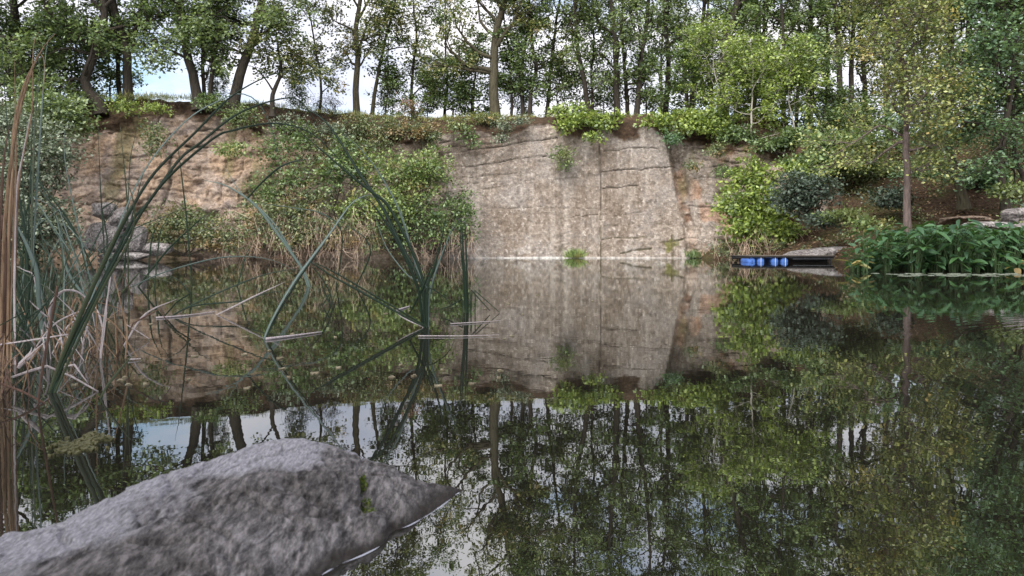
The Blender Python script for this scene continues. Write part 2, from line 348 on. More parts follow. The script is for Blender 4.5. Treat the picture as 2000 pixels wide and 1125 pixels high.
def build_cliff():
    # columns: spaced evenly along the plan curve
    pxs = np.linspace(-1500, 1680, 6000); pl = np.stack([(pxs - PX0) / F * cp(pxs, 1), cp(pxs, 1)], 1)
    s = np.concatenate([[0], np.cumsum(np.linalg.norm(np.diff(pl, axis=0), axis=1))])
    vis = np.interp(-60, pxs, s)
    ss = np.concatenate([np.arange(0, vis, 0.3), np.arange(vis, s[-1], 0.065)])
    px = np.interp(ss, s, pxs); base = np.stack([np.interp(ss, s, pl[:, 0]), np.interp(ss, s, pl[:, 1])], 1)
    tg = norm(np.gradient(base, axis=0)); k = np.ones(41) / 41
    for a in (0, 1): tg[:, a] = np.convolve(np.pad(tg[:, a], 20, 'edge'), k, 'valid')
    nrm = norm(np.stack([tg[:, 1], -tg[:, 0]], 1))          # points to the pond
    Yb = cp(px, 1)
    rag = fbm(np.stack([ss * 0.5, ss * 0, ss * 0], 1), 4, 3)
    zr = CH + (HOR - cp(px, 3) + rag * 5) / F * (Yb + 0.5); ze = CH + (HOR - cp(px, 2) + rag * 2.0) / F * (Yb + 2.2)
    nv, nsl, npl = 136, 16, 14
    v = np.linspace(0, 1, nv)
    N = len(ss)
    Z = -0.5 + v[None, :] * (zr[:, None] + 0.5)
    PXg = np.broadcast_to(px[:, None], Z.shape); PY = HOR - (Z - CH) * F / (Yb[:, None] + 0.2)
    wl = st(PXg, 868, 885) * (1 - st(PXg + (PY - 270) * -0.2, 1300, 1312))           # the smooth quarried face
    wl = np.maximum(wl, .85 * st(PXg - (PY - 262) * 0.17, 1318, 1332) * (1 - st(PXg, 1390, 1412)) * st(PY, 300, 345))
    lf = 1 - st(PXg, 500, 640); rt = st(PXg, 1340, 1360); bt = st(PXg, 480, 560) * (1 - st(PXg, 850, 880))
    S = ss[:, None] + 0 * Z
    q = np.stack([S, Z * 1.0, 0 * Z], -1)
    d = fbm(q / 3.0, 4, 11) * (0.42 * (1 - wl) + 0.07 * wl) + fbm(q * [0.9, 1.3, 1], 4, 21) * (0.17 * (1 - wl) + 0.022 * wl)
    zz = Z + fbm(q / 4, 3, 31) * 0.5 + S * 0.02
    lay = np.abs((zz / 0.62) % 1 - 0.5) * 2
    d = d - (1 - st(lay, 0.0, 0.25)) * (0.10 * (1 - wl)) * (0.5 + vnoise(q * [0.5, 1.6, 1], 5))
    d = d + np.round((vnoise(np.stack([S / 1.7, np.floor(zz / 0.62) * 3.7, 0 * Z], -1), 9)) * 2) * 0.045 * (1 - wl)
    d += fbm(q * [2.2, 2.6, 1], 4, 41, .6) * (0.085 * (1 - wl) + 0.014 * wl)
    rd = np.abs(fbm(q * [0.9, 0.8, 1] + 3.3, 3, 43)); d -= (1 - st(rd, 0, 0.10)) * 0.14 * (1 - wl)
    # strata steps at the left top of the smooth face, slabs right of the joint a little proud
    up = wl * (1 - st(PXg, 1090, 1100))
    d += up * (0.10 * st(PY - (-0.10 * (PXg - 860)), 300, 301) + 0.12 * st(PY + 0.14 * (PXg - 860), 278, 279) - 0.12)
    d += wl * 0.09 * st(PXg, 1172, 1173.5)
    fz = st(PXg - (PY - 262) * 0.19, 1296, 1302) * (1 - st(PXg - (PY - 262) * 0.17, 1316, 1330))      # broken corner
    d -= fz * (0.14 + 0.16 * fbm(q * 1.6, 3, 51))
    crack = 0 * Z
    for pts, stg, wd in CRACKS:
        wpx = wd * F / 38 * .62
        jit = fbm(np.stack([PXg / 22, PY / 22, 0 * Z], -1), 4, 61) * 1.9
        for (x0, y0), (x1, y1) in zip(pts[:-1], pts[1:]):
            dx, dy = x1 - x0, y1 - y0; t = np.clip(((PXg - x0) * dx + (PY + jit - y0) * dy) / (dx * dx + dy * dy), 0, 1)
            if abs(dy) > abs(dx): dist = np.hypot(PXg + jit * 0.5 - x0 - t * dx, PY - y0 - t * dy)
            else: dist = np.hypot(PXg - x0 - t * dx, PY + jit - y0 - t * dy)
            brk = 0.6 + 0.4 * st(vnoise(np.stack([PXg / 14, PY / 14, 0 * Z], -1), 71), -0.5, 0.2)
            c = (1 - st(dist, wpx * 0.25, wpx * 0.75)) * stg * brk
            crack = np.maximum(crack, c)
    d -= np.minimum(crack, 1) * 0.10
    slope = 0.16 * (1 - wl) + 0.03 * wl
    back = slope * np.maximum(Z, 0) - bt * 1.1 * (1 - np.clip(Z / 8, 0, 1)) - st(PXg, 380, 470) * (1 - st(PXg, 860, 890)) * 0.3
    offs = d - back
    ochre = np.clip(lf + 0.30 * rt + 0.35 * st(PXg, 1440, 1540), 0, 1) * (1 - wl)
    ochre = np.clip(ochre + bt * 0.5, 0, 1)
    rust = np.clip(fz * (0.03 + 0.38 * st(fbm(q * 1.3, 4, 81), 0.0, 0.5)) + rt * st(fbm(q * 0.8, 4, 82), 0.25, 0.6) * 0.5 + st(PXg, 1000, 1050) * (1 - st(PXg, 1300, 1500)) * st(PY, 285, 262) * 0.0, 0, 1)
    wlz = 1 - st(Z, 0.05, 0.085)
    moss = np.clip(crack * st(PXg, 1100, 1200) * st(PY, 400, 470) + (1 - st(np.hypot(PXg - 1312, (PY - 478) * 1.2) + 10 * fbm(q * 2.2, 3, 91), 8, 15)), 0, 1)
    moss = np.clip(moss + 0.6 * st(fbm(q * [0.7, 0.25, 1], 4, 95), 0.35, 0.7) * (1 - wl), 0, 1)
    pale = np.clip(wlz * wl * st(Z, -0.05, 0.0) * (0.4 + 0.8 * st(vnoise(q * [0.8, 0.3, 1], 97), -0.6, 0.1)), 0, 1) + 0.3 * (1 - st(Z, 0.2, 1.7)) * wl * st(fbm(q * 2.5, 3, 98), 0.15, 0.6)
    B = base[:, None, :] + nrm[:, None, :] * offs[..., None]
    V1 = np.concatenate([B, Z[..., None]], -1)
    # soil slope to the edge, then the plateau going back
    e0 = V1[:, -1, :2]; k = np.ones(25) / 25
    inn = np.stack([0 * ss, 1 + 0 * ss], 1)
    inn = norm(-nrm + inn * 0.6)
    tt = (np.arange(1, nsl + 1) / nsl)
    ov = 0.35 * st(np.broadcast_to(px[:, None], (N, nsl)), 470, 500) * (1 - st(np.broadcast_to(px[:, None], (N, nsl)), 600, 660))
    SL = e0[:, None, :] + inn[:, None, :] * ((1.9 * tt ** 1.25)[None, :, None] - (ov * np.sin(tt * math.pi))[..., None])
    zs = zr[:, None] + (ze - zr)[:, None] * (1 - (1 - tt) ** 1.3)[None, :]
    qs = np.concatenate([SL * 1.6, zs[..., None] * 1.6], -1)
    zs = zs + fbm(qs, 4, 101) * 0.10; SL = SL + inn[:, None, :] * (fbm(qs, 4, 103) * 0.12)[..., None]
    V2 = np.concatenate([SL, zs[..., None]], -1)
    tp = (np.arange(1, npl + 1) / npl) ** 2.2
    e1 = SL[:, -1]
    PLX = e1[:, None, :] + np.stack([np.broadcast_to((e1[:, 0] * 1.6)[:, None], (N, npl)) * tp, (170 - e1[:, 1])[:, None] * tp], -1)
    zp = zs[:, -1][:, None] * (1 - st(tp, 0, .12)) + 8.6 * st(tp, 0, .12) + fbm(np.concatenate([PLX / 4, 0 * PLX[..., :1]], -1), 3, 105) * 0.12 + st(PLX[..., 1], 55, 170) * 3
    V3 = np.concatenate([PLX, zp[..., None]], -1)
    V = np.concatenate([V1, V2, V3], 1); M = V.shape[1]
    def full(a, sl, plt): return np.concatenate([a, np.full((N, nsl), sl), np.full((N, npl), plt)], 1).ravel()
    soil_shade = st(V1[..., 2] - (zr[:, None] - 0.25 + fbm(q * 1.2, 3, 111) * 0.5), -0.1, 0.25)
    soil_shade = np.maximum(soil_shade, .5 * up * st(V1[..., 2] - (zr[:, None] - 1.15 + fbm(q * [.5, 1.0, 1], 4, 113) * .9), 0, .5) * (1 - st(PXg, 1010, 1070)))  # wall's upper left darkened in soil tone: shadow and damp painted in
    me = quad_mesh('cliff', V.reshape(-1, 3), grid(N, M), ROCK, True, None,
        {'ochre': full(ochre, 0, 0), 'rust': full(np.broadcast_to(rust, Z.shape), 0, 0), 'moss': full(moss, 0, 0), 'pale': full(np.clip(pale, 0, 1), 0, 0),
         'soil': full(soil_shade, 1, 1), 'crack': full(np.clip(crack, 0, 1), 0, 0)})
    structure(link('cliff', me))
build_cliff()

# ------------------------------------------------------------------ wooded hillside on the right
SHX = np.array([5.0, 8.4, 8.8, 9.6, 11.2, 12.6, 13.2, 13.4, 13.4, 14.5, 18, 26, 60])
def shore(X, Y):                              # metres inland from the shore
    ys = np.array([-30, 8, 14, 16.5, 18, 20, 22, 24, 26, 28, 31, 34, 40, 100.0])
    xs = np.array([30, 22, 15, 11.0, 10.2, 10.3, 11.2, 12.2, 12.6, 12.6, 12.2, 11.5, 10.0, 6.0])
    return X - np.interp(Y, ys, xs)
def hill_z(X, Y):
    s = shore(X, Y); s = np.where(s > 0, s, s)
    a = np.clip(s, 0, None)
    z = -0.35 + 0.75 * st(s, -0.5, 0.9) + 0.155 * a
    z = z + 0.27 * np.clip(Y - 29, 0, 17) * st(s, 0.3, 4.0) + 0.05 * np.clip(X - 19, 0, 40)
    return np.minimum(z, 9.0 + 0.02 * Y)
def build_hill():
    X = np.concatenate([np.arange(7.5, 32, 0.14), np.arange(32, 95, 1.2)]); Y = np.concatenate([np.arange(-30, 12, 1.5), np.arange(12, 48, 0.14), np.arange(48, 150, 2.5)])
    gx, gy = np.meshgrid(X, Y, indexing='ij')
    z = hill_z(gx, gy)
    q = np.stack([gx, gy, 0 * gx], -1)
    z = z + (fbm(q / 2.5, 4, 201) * 0.22 + fbm(q * 1.3, 3, 203) * 0.06) * st(shore(gx, gy), -0.3, 1.5)
    structure(link('hillside', quad_mesh('hillside', np.stack([gx, gy, z], -1).reshape(-1, 3), grid(len(X), len(Y)), GROUND)))
build_hill()

# ------------------------------------------------------------------ trees
def branch(rng, p, d, ln, nseg, wob, up):
    pts = [p]; d = norm(d); st_ = ln / nseg
    for _ in range(nseg):
        d = norm(d + rng.normal(0, wob, 3) + np.array([0, 0, up])); p = p + d * st_; pts.append(p)
    return np.array(pts)
def at_path(path, t):
    k = t * (len(path) - 1); i = min(int(k), len(path) - 2); f = k - i
    return path[i] * (1 - f) + path[i + 1] * f, norm(path[i + 1] - path[i])
def tree_geo(seed, trunk, r0, lo=0.35, spread=3.5, n1=14, n2=6, n3=5, nl=12, lsize=0.175, up=0.05, rise=0.5, extra=(), forks=(), flat=0.35, low=0.6, thick=1.0, curved=0.22):
    """trunk: traced points in world space.  returns wood MB, leaf MB"""
    rng = np.random.default_rng(seed); W, LF = MB(), MB(); nl = int(nl * 2.15)
    tr = smooth_path(trunk, 22); H = tr[-1, 2] - tr[0, 2]
    tr[3:, :2] += np.cumsum(rng.normal(0, 0.028, (19, 2)), 0)
    tt = np.linspace(0, 1, 22); rr = r0 * (1 - 0.86 * tt ** 1.15) * (1 + 0.55 * np.exp(-tt * 24))
    tube(W, tr, rr, 9)
    mains = []
    for fk in forks:                                       # traced side stems: (points, radius)
        pp = smooth_path(fk[0], 14); rad = fk[1] * (1 - 0.82 * np.linspace(0, 1, 14)); tube(W, pp, rad, 7); mains.append((pp, fk[1], 1.0))
    for k in range(n1):
        f = lo + (0.98 - lo) * (k + rng.random()) / n1
        p, td = at_path(tr, f); g = (f - lo) / (1 - lo)
        az = k * 2.4 + rng.normal(0, 0.5)
        rs = rise + g * 0.6 + rng.normal(0, 0.15)
        d = np.array([math.cos(az), math.sin(az) * 0.9, rs])
        ln = spread * (low + (1 - low) * math.sin(min(1, g * 1.6 + 0.1) * math.pi / 2)) * (1 - 0.62 * g ** 1.6) * rng.uniform(0.7, 1.15)
        pp = branch(rng, p, d, ln, 7, curved, up)
        rad = min(r0 * (1 - 0.86 * f) * 0.62, 0.028 * ln + 0.02) * np.linspace(1, 0.25, 8) * thick
        tube(W, pp, rad, 6); mains.append((pp, rad[0], ln / spread))
    for e in extra:
        pp = smooth_path(e[0], 9); pp[2:] += np.cumsum(rng.normal(0, 0.05, (7, 3)), 0)
        tube(W, pp, e[1] * np.linspace(1, 0.22, 9), 6); mains.append((pp, e[1], 0.9))
    mains.append((tr[15:], r0 * 0.3, 0.6))
    bc, bd = [], []
    for pp, r1, sc in mains:
        L1 = np.linalg.norm(np.diff(pp, axis=0), axis=1).sum()
        m2 = max(2, int(n2 * (0.5 + 0.5 * min(L1 / spread, 2.0))))
        for j in range(m2):
            f2 = 0.28 + 0.72 * (j + rng.random()) / m2 if j < m2 - 1 else 1.0
            p, td = at_path(pp, min(f2, 1.0)); side = norm(np.cross(td, rng.normal(0, 1, 3)))
            d = norm(td * 0.55 + side * 0.85 + np.array([0, 0, 0.12]))
            ln = spread * 0.36 * rng.uniform(0.6, 1.2)
            p2 = branch(rng, p, d, ln, 4, 0.25, up)
            tube(W, p2, max(r1 * 0.35, 0.016) * np.linspace(1, 0.35, 5), 4)
            for k3 in range(n3):
                f3 = 0.3 + 0.7 * (k3 + rng.random()) / n3
                p, td = at_path(p2, min(f3, 1.0)); side = norm(np.cross(td, rng.normal(0, 1, 3)) * [1, 1, 0.7])
                d = norm(td * 0.5 + side)
                p3 = branch(rng, p, d, rng.uniform(0.45, 1.0) * min(1.0, spread / 3.2), 3, 0.25, 0.0)
                tube(W, p3, np.array([0.012, 0.009, 0.006, 0.004]), 3)
                t3 = rng.uniform(0.2, 1.05, nl)[:, None]; i3 = np.minimum((t3[:, 0] * 3).astype(int), 2)
                c = p3[i3] + (p3[i3 + 1] - p3[i3]) * (t3 * 3 - i3[:, None])
                c = c + rng.normal(0, 1, (nl, 3)) * [0.19, 0.19, 0.19 * flat + 0.03]
                bc.append(c); bd.append(np.broadcast_to(d, (nl, 3)))
    c = np.concatenate(bc); n = len(c)
    ax = norm(np.concatenate(bd) * 0.6 + rng.normal(0, 0.6, (n, 3)) * [1, 1, 0.5])
    nr = norm(rng.normal(0, 0.55, (n, 3)) + [0, -0.25, 0.9])
    s = lsize * rng.uniform(0.65, 1.35, n)
    leaf_quads(LF, c, ax, nr, s, s * 0.62)
    return W, LF
def make_tree(seed, label, px, Y, base, trunk_px, r0, leaf, bark=BARK, kind='broadleaf_tree', cat='tree', group=None, top=None, forks=(), extra=(), **k):
    """trunk_px: picture points from the base upward at distance Y; continues to a height top (m) above the base"""
    pts = [P(x, y, Y) for x, y in trunk_px]
    pts = [p + np.array([0, 0.0, 0]) for p in pts]
    pts.insert(0, pts[0] + np.array([(pts[0][0] - pts[1][0]) * 0.2, 0, -0.7]))
    z0 = pts[1][2]
    if top:
        last = pts[-1]; lean = (pts[-1] - pts[-2]); lean = lean / max(abs(lean[2]), .2)
        rg = np.random.default_rng(seed + 5)
        while last[2] < z0 + top - 0.5:
            step = min(2.2, z0 + top - last[2]); last = last + np.array([lean[0] * 0.5 * step + rg.normal(0, .18), rg.normal(0, .2), step]); lean = lean * 0.7; pts.append(last)
    rg = np.random.default_rng(seed + 9)
    fk = [([P(x, y, Y + dy) for x, y in f], r) for f, r, dy in forks]
    ex = [([P(x, y, Y + dy * i / (len(f) - 1)) for i, (x, y) in enumerate(f)], r) for f, r, dy in extra]
    W, LF = tree_geo(seed, pts, r0, forks=fk, extra=ex, **k)
    o = thing(kind, pts[1], label, cat, group)
    link('trunk', W.mesh('trunk', bark, True, pts[1]), o)
    link('crown', LF.mesh('crown', leaf, False, pts[1]), o)
    return o

GT = 'trees along the clifftop'
make_tree(1, 'dense oak at the far left edge with foliage hanging low over the grey willow', -60, 33, 0, [(-60, 215), (-50, 120), (-40, 40)], .30, OAKD, top=14, lo=.10, spread=4.6, n1=20, n3=6, group=GT)
make_tree(2, 'leafy oak rising behind the tall brown reeds at the left', 45, 36, 0, [(50, 200), (42, 120), (30, 40), (25, 0)], .26, OAK, top=14.5, lo=.10, spread=4.2, n1=18, n2=7, n3=6, group=GT)
make_tree(3, 'thick dark oak leaning from a root bulge at the left corner of the cliff edge', 185, 35, 0, [(192, 198), (165, 168), (178, 120), (198, 70), (205, 20)], .25, OAK, top=13.5, lo=.14, spread=4.2, n1=16, n2=7, n3=6, group=GT,
          extra=[([(165, 165), (145, 150), (115, 165), (95, 190)], .10, -1.2), ([(185, 110), (140, 95), (90, 100)], .09, -1.5)])
make_tree(4, 'upright oak with a forking trunk standing on the mossy left end of the cliff', 250, 36, 0, [(250, 184), (249, 130), (243, 75), (228, 30)], .24, OAK, top=13, lo=.24, spread=3.8, n1=14, n2=7, n3=5, group=GT,
          forks=[([(248, 105), (262, 70), (275, 20), (285, -60), (290, -140)], .16, .6)], extra=[([(252, 90), (290, 85), (330, 70)], .09, -1)])
make_tree(5, 'slim trunk close behind the forked oak on the left cliff end', 233, 38, 0, [(233, 186), (232, 140), (226, 80)], .13, OAKD, top=10, lo=.2, spread=2.4, n1=12, group=GT)
make_tree(6, 'dark oak leaning left, with two thin stems close to its right', 385, 36, 0, [(386, 190), (372, 130), (359, 75), (351, 10)], .25, OAKD, top=13.5, lo=.22, spread=3.9, n1=15, n2=7, n3=6, group=GT,
          extra=[([(375, 120), (330, 100), (290, 115)], .08, -1), ([(362, 80), (400, 40), (440, 30)], .09, -.8)])
make_tree(7, 'thin straight stem between the two dark leaning oaks', 398, 36.5, 0, [(399, 190), (397, 130), (400, 60)], .11, OAK, top=9, lo=.15, spread=2.2, n1=13, group=GT)
make_tree(8, 'thin stem leaning right between the two dark leaning oaks', 410, 36.2, 0, [(409, 192), (425, 110), (441, 40)], .12, OAKD, top=10, lo=.15, spread=2.4, n1=14, group=GT)
make_tree(9, 'thick dark oak leaning right above the deep shadowed overhang', 460, 36, 0, [(457, 200), (468, 150), (485, 105), (501, 50), (514, 0)], .27, OAKD, top=14, lo=.24, spread=4.0, n1=15, n2=7, n3=6, group=GT,
          extra=[([(492, 80), (530, 50), (560, 20)], .10, -.6), ([(480, 110), (450, 90), (420, 95)], .08, -1)])
make_tree(10, 'small crooked oak above bare hanging roots at the cliff edge', 535, 36.5, 0, [(533, 203), (537, 175), (549, 150), (552, 120)], .14, OAKB, top=4.2, lo=.38, spread=2.0, n1=10, n2=5, n3=5, nl=10, group=GT,
          extra=[([(535, 180), (515, 150), (495, 135), (480, 130)], .06, -.5), ([(548, 150), (585, 125), (610, 130), (635, 165)], .06, .3)], kind='crooked_oak')
make_tree(11, 'slender mossy trunk with sparse crown standing alone in the gap of sky', 697, 42, 0, [(697, 224), (694, 165), (698, 110), (691, 60), (700, 0)], .21, OAKB, BARKG, top=14.5, lo=.20, spread=3.5, n1=20, n2=7, n3=5, nl=8, up=.08, group=GT)
make_tree(12, 'thin leaning trunk just right of the mossy slender tree', 728, 42.5, 0, [(727, 224), (734, 160), (744, 110), (757, 60)], .13, OAKB, BARKG, top=11.5, lo=.2, spread=2.7, n1=16, n2=6, n3=5, nl=8, group=GT)
make_tree(13, 'very thin sapling to the right of the two slender trunks in the sky gap', 752, 42, 0, [(752, 226), (753, 170), (751, 110)], .05, MID, BARK, top=6.5, lo=.12, spread=1.7, n1=14, n2=4, n3=4, nl=6, group=GT)
make_tree(14, 'low leafy young oak left of the big spreading oak', 925, 44, 0, [(925, 228), (923, 180), (928, 140)], .13, OAK, BARK, top=4.4, lo=.10, spread=2.5, n1=15, n2=5, n3=5, nl=10, rise=.25, group=GT)
make_tree(15, 'big spreading oak with long level limbs above the middle of the cliff', 968, 42, 0, [(967, 226), (965, 165), (967, 115), (971, 60), (985, 5)], .32, OAKB, BARKG, top=13.5, lo=.38, spread=4.4, n1=14, n2=7, n3=5, nl=7, rise=.35, group=GT, kind='spreading_oak',
          extra=[([(965, 140), (945, 134), (915, 128), (885, 105), (858, 82)], .17, -1), ([(967, 115), (930, 100), (895, 60), (880, 20)], .13, -1.5), ([(970, 90), (1000, 40), (1015, -10)], .15, -1),
                 ([(966, 142), (930, 140), (900, 132), (862, 128), (835, 110)], .11, -1.4), ([(970, 75), (945, 45), (930, 0)], .12, .4)])
make_tree(16, 'slim young oak in the sky gap between the slender trees and the spreading oak', 808, 44, 0, [(806, 226), (803, 150), (812, 80), (808, 20)], .11, OAKB, BARK, top=12, lo=.14, spread=2.6, n1=16, n2=6, n3=4, nl=7, group=GT)
make_tree(17, 'thin young oak in the sky gap to the right of the crooked oak', 622, 43, 0, [(624, 218), (628, 150), (620, 90)], .09, OAKB, BARK, top=9.5, lo=.16, spread=2.3, n1=14, n2=6, n3=4, nl=6, group=GT)
make_tree(18, 'slender leafy stem left of the low young oak near the spreading oak', 868, 45, 0, [(868, 228), (872, 160), (866, 90)], .10, OAK, BARK, top=10, lo=.10, spread=2.5, n1=16, n2=6, n3=4, nl=7, group=GT)
S_ = [  # thin clifftop trunks: label, px, Y, trunk, r, leaf, top, spread
 ('thin trunk close to the right side of the spreading oak', 998, 43, [(999, 224), (998, 150), (993, 100)], .10, OAK, 8.5, 1.8),
 ('straight slender trunk second to the right of the spreading oak', 1022, 43, [(1022, 224), (1018, 120), (1030, 40)], .14, OAK, 12, 2.3),
 ('crooked trunk with an elbow to the right of the spreading oak', 1037, 42.5, [(1035, 224), (1037, 172), (1048, 128), (1040, 95)], .15, OAK, 10.5, 2.3),
 ('slim trunk leaning right above the left end of the bright hanging hazel', 1070, 43, [(1068, 226), (1077, 120), (1086, 40)], .13, OAKB, 12, 2.3),
 ('double stemmed tree leaning left above the bright hanging hazel', 1150, 42, [(1152, 226), (1140, 165), (1126, 105), (1121, 40)], .17, OAKD, 13, 2.9),
 ('thin stem beside the double stemmed tree above the bright hazel', 1160, 43, [(1159, 226), (1155, 150), (1158, 80)], .10, OAKD, 9, 2.2),
 ('straight dark trunk, first of three together above the pale end of the wall', 1205, 42, [(1206, 230), (1204, 150), (1200, 60)], .21, OAKD, 14, 3.2),
 ('slim dark trunk, middle one of three together above the pale end of the wall', 1225, 43, [(1226, 232), (1222, 150), (1218, 60)], .14, OAKD, 13, 2.6),
 ('dark trunk leaning right, last of three together above the pale end of the wall', 1245, 42, [(1243, 232), (1251, 120), (1263, 40)], .19, OAKD, 14, 3.1),
]
for i, (lb, px, Y, tr, r, lf, top, sp) in enumerate(S_):
    make_tree(30 + i, lb, px, Y, 0, tr, r, lf, BARK, top=top, lo=.14, spread=sp * 1.05, n1=15, n2=6, n3=5, nl=8, group=GT)
# the wood that closes the right half
S2 = [
 ('grey trunk behind the pale green saplings, nearest the three dark trunks', 1300, 45, [(1300, 230), (1303, 120), (1298, 40)], .19, OAKD, 15, 3.4, .2),
 ('leaning dark tree standing left of the tall forked trunk', 1352, 46, [(1350, 232), (1358, 120), (1375, 40)], .20, OAKD, 15, 3.4, .2),
 ('tall forked trunk rising clear above the bright green saplings', 1415, 43, [(1414, 225), (1415, 100), (1428, 45), (1441, 0)], .28, OAK, 15, 3.4, .35),
 ('slender straight trunk with pale bark right of the tall forked trunk', 1528, 42, [(1530, 240), (1530, 120), (1525, 20)], .14, OAK, 15, 2.8, .3),
 ('dense oak crown filling the gap behind the two bare pale stems', 1475, 47, [(1470, 235), (1475, 130), (1480, 40)], .24, OAKD, 15, 3.8, .15),
 ('dark trunk standing at the left of the pair seen left of the yellow oak', 1580, 46, [(1582, 250), (1578, 120), (1582, 30)], .22, CONI, 16, 3.4, .2),
 ('left trunk of the dark pair seen left of the yellow oak', 1640, 45, [(1638, 260), (1640, 150), (1636, 40)], .22, CONI, 16, 3.0, .38),
 ('right trunk of the dark pair seen left of the yellow oak', 1664, 46, [(1664, 260), (1662, 150), (1668, 40)], .20, CONI, 16, 3.0, .38),
 ('straight dark trunk directly behind the yellow oak', 1735, 47, [(1736, 270), (1732, 150), (1738, 40)], .22, CONI, 17, 3.2, .35),
 ('first of two tall bare trunks against the sky right of the yellow oak', 1855, 42, [(1852, 290), (1854, 150), (1856, 30)], .24, CONI, 18, 3.0, .55),
 ('second of two tall bare trunks against the sky right of the yellow oak', 1892, 43, [(1889, 290), (1891, 150), (1893, 30)], .26, CONI, 18, 3.0, .55),
 ('dark tree at the right edge behind the drooping hornbeam', 1985, 41, [(1985, 300), (1986, 150), (1980, 30)], .24, CONI, 18, 3.8, .2),
 ('dark tree outside the right edge whose branches reach into the picture', 2080, 34, [(2080, 330), (2078, 150), (2070, 30)], .26, OAKD, 16, 4.2, .15),
]
for i, (lb, px, Y, tr, r, lf, top, sp, lo) in enumerate(S2):
    make_tree(50 + i, lb, px, Y, 0, tr, r, lf, BARK, top=top, lo=lo * .8, spread=sp * 1.05, n1=18, n2=6, n3=5, nl=11, lsize=.19, group='trees of the wood on the right')
make_tree(70, 'yellowing oak with a slim bare lower trunk rising from behind the waterside plants', 1770, 23, 0, [(1772, 446), (1768, 350), (1760, 280), (1764, 200), (1752, 120), (1735, 40)], .125, YEL, BARKP, top=10.5, lo=.27, spread=2.5, n1=25, n2=8, n3=6, nl=9, lsize=.11, rise=.2, kind='yellow_oak',
          extra=[([(1762, 265), (1720, 250), (1665, 285), (1630, 300)], .035, -.8), ([(1760, 230), (1810, 215), (1870, 190)], .04, -.5), ([(1768, 348), (1785, 335), (1810, 342)], .02, -.3)])
make_tree(71, 'hornbeam with dark layered sprays drooping at the right edge of the slope', 1960, 27, 0, [(1962, 378), (1952, 320), (1962, 250), (1975, 150), (1970, 60)], .14, BLUEG, BARK, top=10, lo=.16, spread=3.8, n1=24, n2=8, n3=7, nl=9, lsize=.14, rise=.05, up=-.03, kind='drooping_hornbeam')
make_tree(72, 'leaning grey trunk on the dark slope between yellow oak and drooping hornbeam', 1875, 30, 0, [(1878, 378), (1858, 310), (1845, 230), (1850, 130)], .20, OAKD, BARKG, top=11, lo=.30, spread=3.2, n1=16, n2=6, n3=6, nl=11, rise=.1, lsize=.18)
make_tree(73, 'thin leaning stem on the slope right of the drooping hornbeam', 1995, 28, 0, [(1998, 345), (1984, 305), (1980, 250), (1990, 150)], .09, MID, BARK, top=7.5, lo=.35, spread=2.6, n1=12, n2=5, n3=5)
# trees on the near shore behind the photographer: they shade the rock and the reeds
NB = []
for i, (x, y, hgt, sp, lb) in enumerate(((-8.0, -6.0, 16, 5.0, 'tall oak on the near shore to the left behind the grey boulder'), (-2.0, -6.5, 17, 5.4, 'tall oak on the near shore straight behind the grey boulder'), (4.5, -6.5, 16, 5.2, 'tall oak on the near shore to the right of the grey boulder'))):
    W, LF = tree_geo(81 + i, [(0, 0, -.6), (.1, .1, hgt * .3), (-.1, .1, hgt * .65), (.1, 0, hgt)], .30, lo=.34, spread=sp, n1=22, n2=7, n3=6, nl=8, lsize=.26)
    o = thing('near_oak', (x, y, .3), lb, 'tree'); link('trunk', W.mesh('trunk', BARK), o); link('crown', LF.mesh('crown', OAK, False), o)
gx_, gy_ = np.meshgrid(np.linspace(-30, 30, 90), np.linspace(-25, 2, 60), indexing='ij')
gz_ = -.3 + .75 * st(-gy_, 0.6, 2.4) + .08 * np.clip(-gy_ - 2, 0, 30) + fbm(np.stack([gx_ / 2, gy_ / 2, 0 * gx_], -1), 3, 215) * .12
structure(link('near_bank', quad_mesh('near_bank', np.stack([gx_, gy_, gz_], -1).reshape(-1, 3), grid(90, 60), GROUND)))
# leafy young saplings filling the gaps under the clifftop trees
UN = []
for i, (px, Y, hh) in enumerate([(20, 36, 4.2), (75, 37, 3.8), (118, 36, 3.2), (150, 37, 4.0), (215, 38, 3.4), (425, 38, 1.6), (585, 40, 1.8), (765, 43.5, 2.6), (835, 43, 2.8), (885, 44, 3.6), (1010, 44, 2.2), (1090, 43, 3.4), (1180, 43.5, 2.6), (1262, 43, 3.6), (1340, 42, 4.2), (1500, 41, 4.4), (1640, 40, 4.2), (1700, 40, 3.8)]):
    p = P(px, cp(px, 2) + 3, Y); lb = 'leafy young sapling, one of many filling the gaps under the clifftop trees'; g = 'leafy saplings under the clifftop trees'
    if px > 1600: p[2] = float(hill_z(p[0], p[1])) - .1
    if i < 3:
        o = thing('leafy_sapling', p, lb, 'sapling', g); W, LF = tree_geo(86 + i, [(0, 0, -.5), (.05, 0, 1.2), (-.1, .05, 2.4), (.1, 0, 3.8)], .05, lo=.08, spread=1.7, n1=16, n2=5, n3=4, nl=6, lsize=.17, rise=.25)
        link('trunk', W.mesh('trunk', BARK), o); link('crown', LF.mesh('crown', (OAK, OAKD, MID)[i], False), o); UN.append(o)
    else: sc = hh / 3.8; copy_thing(UN[(i * 2 + i // 3) % 3], p, i * 1.9, (sc * 1.15, sc * 1.15, sc), lb, g)
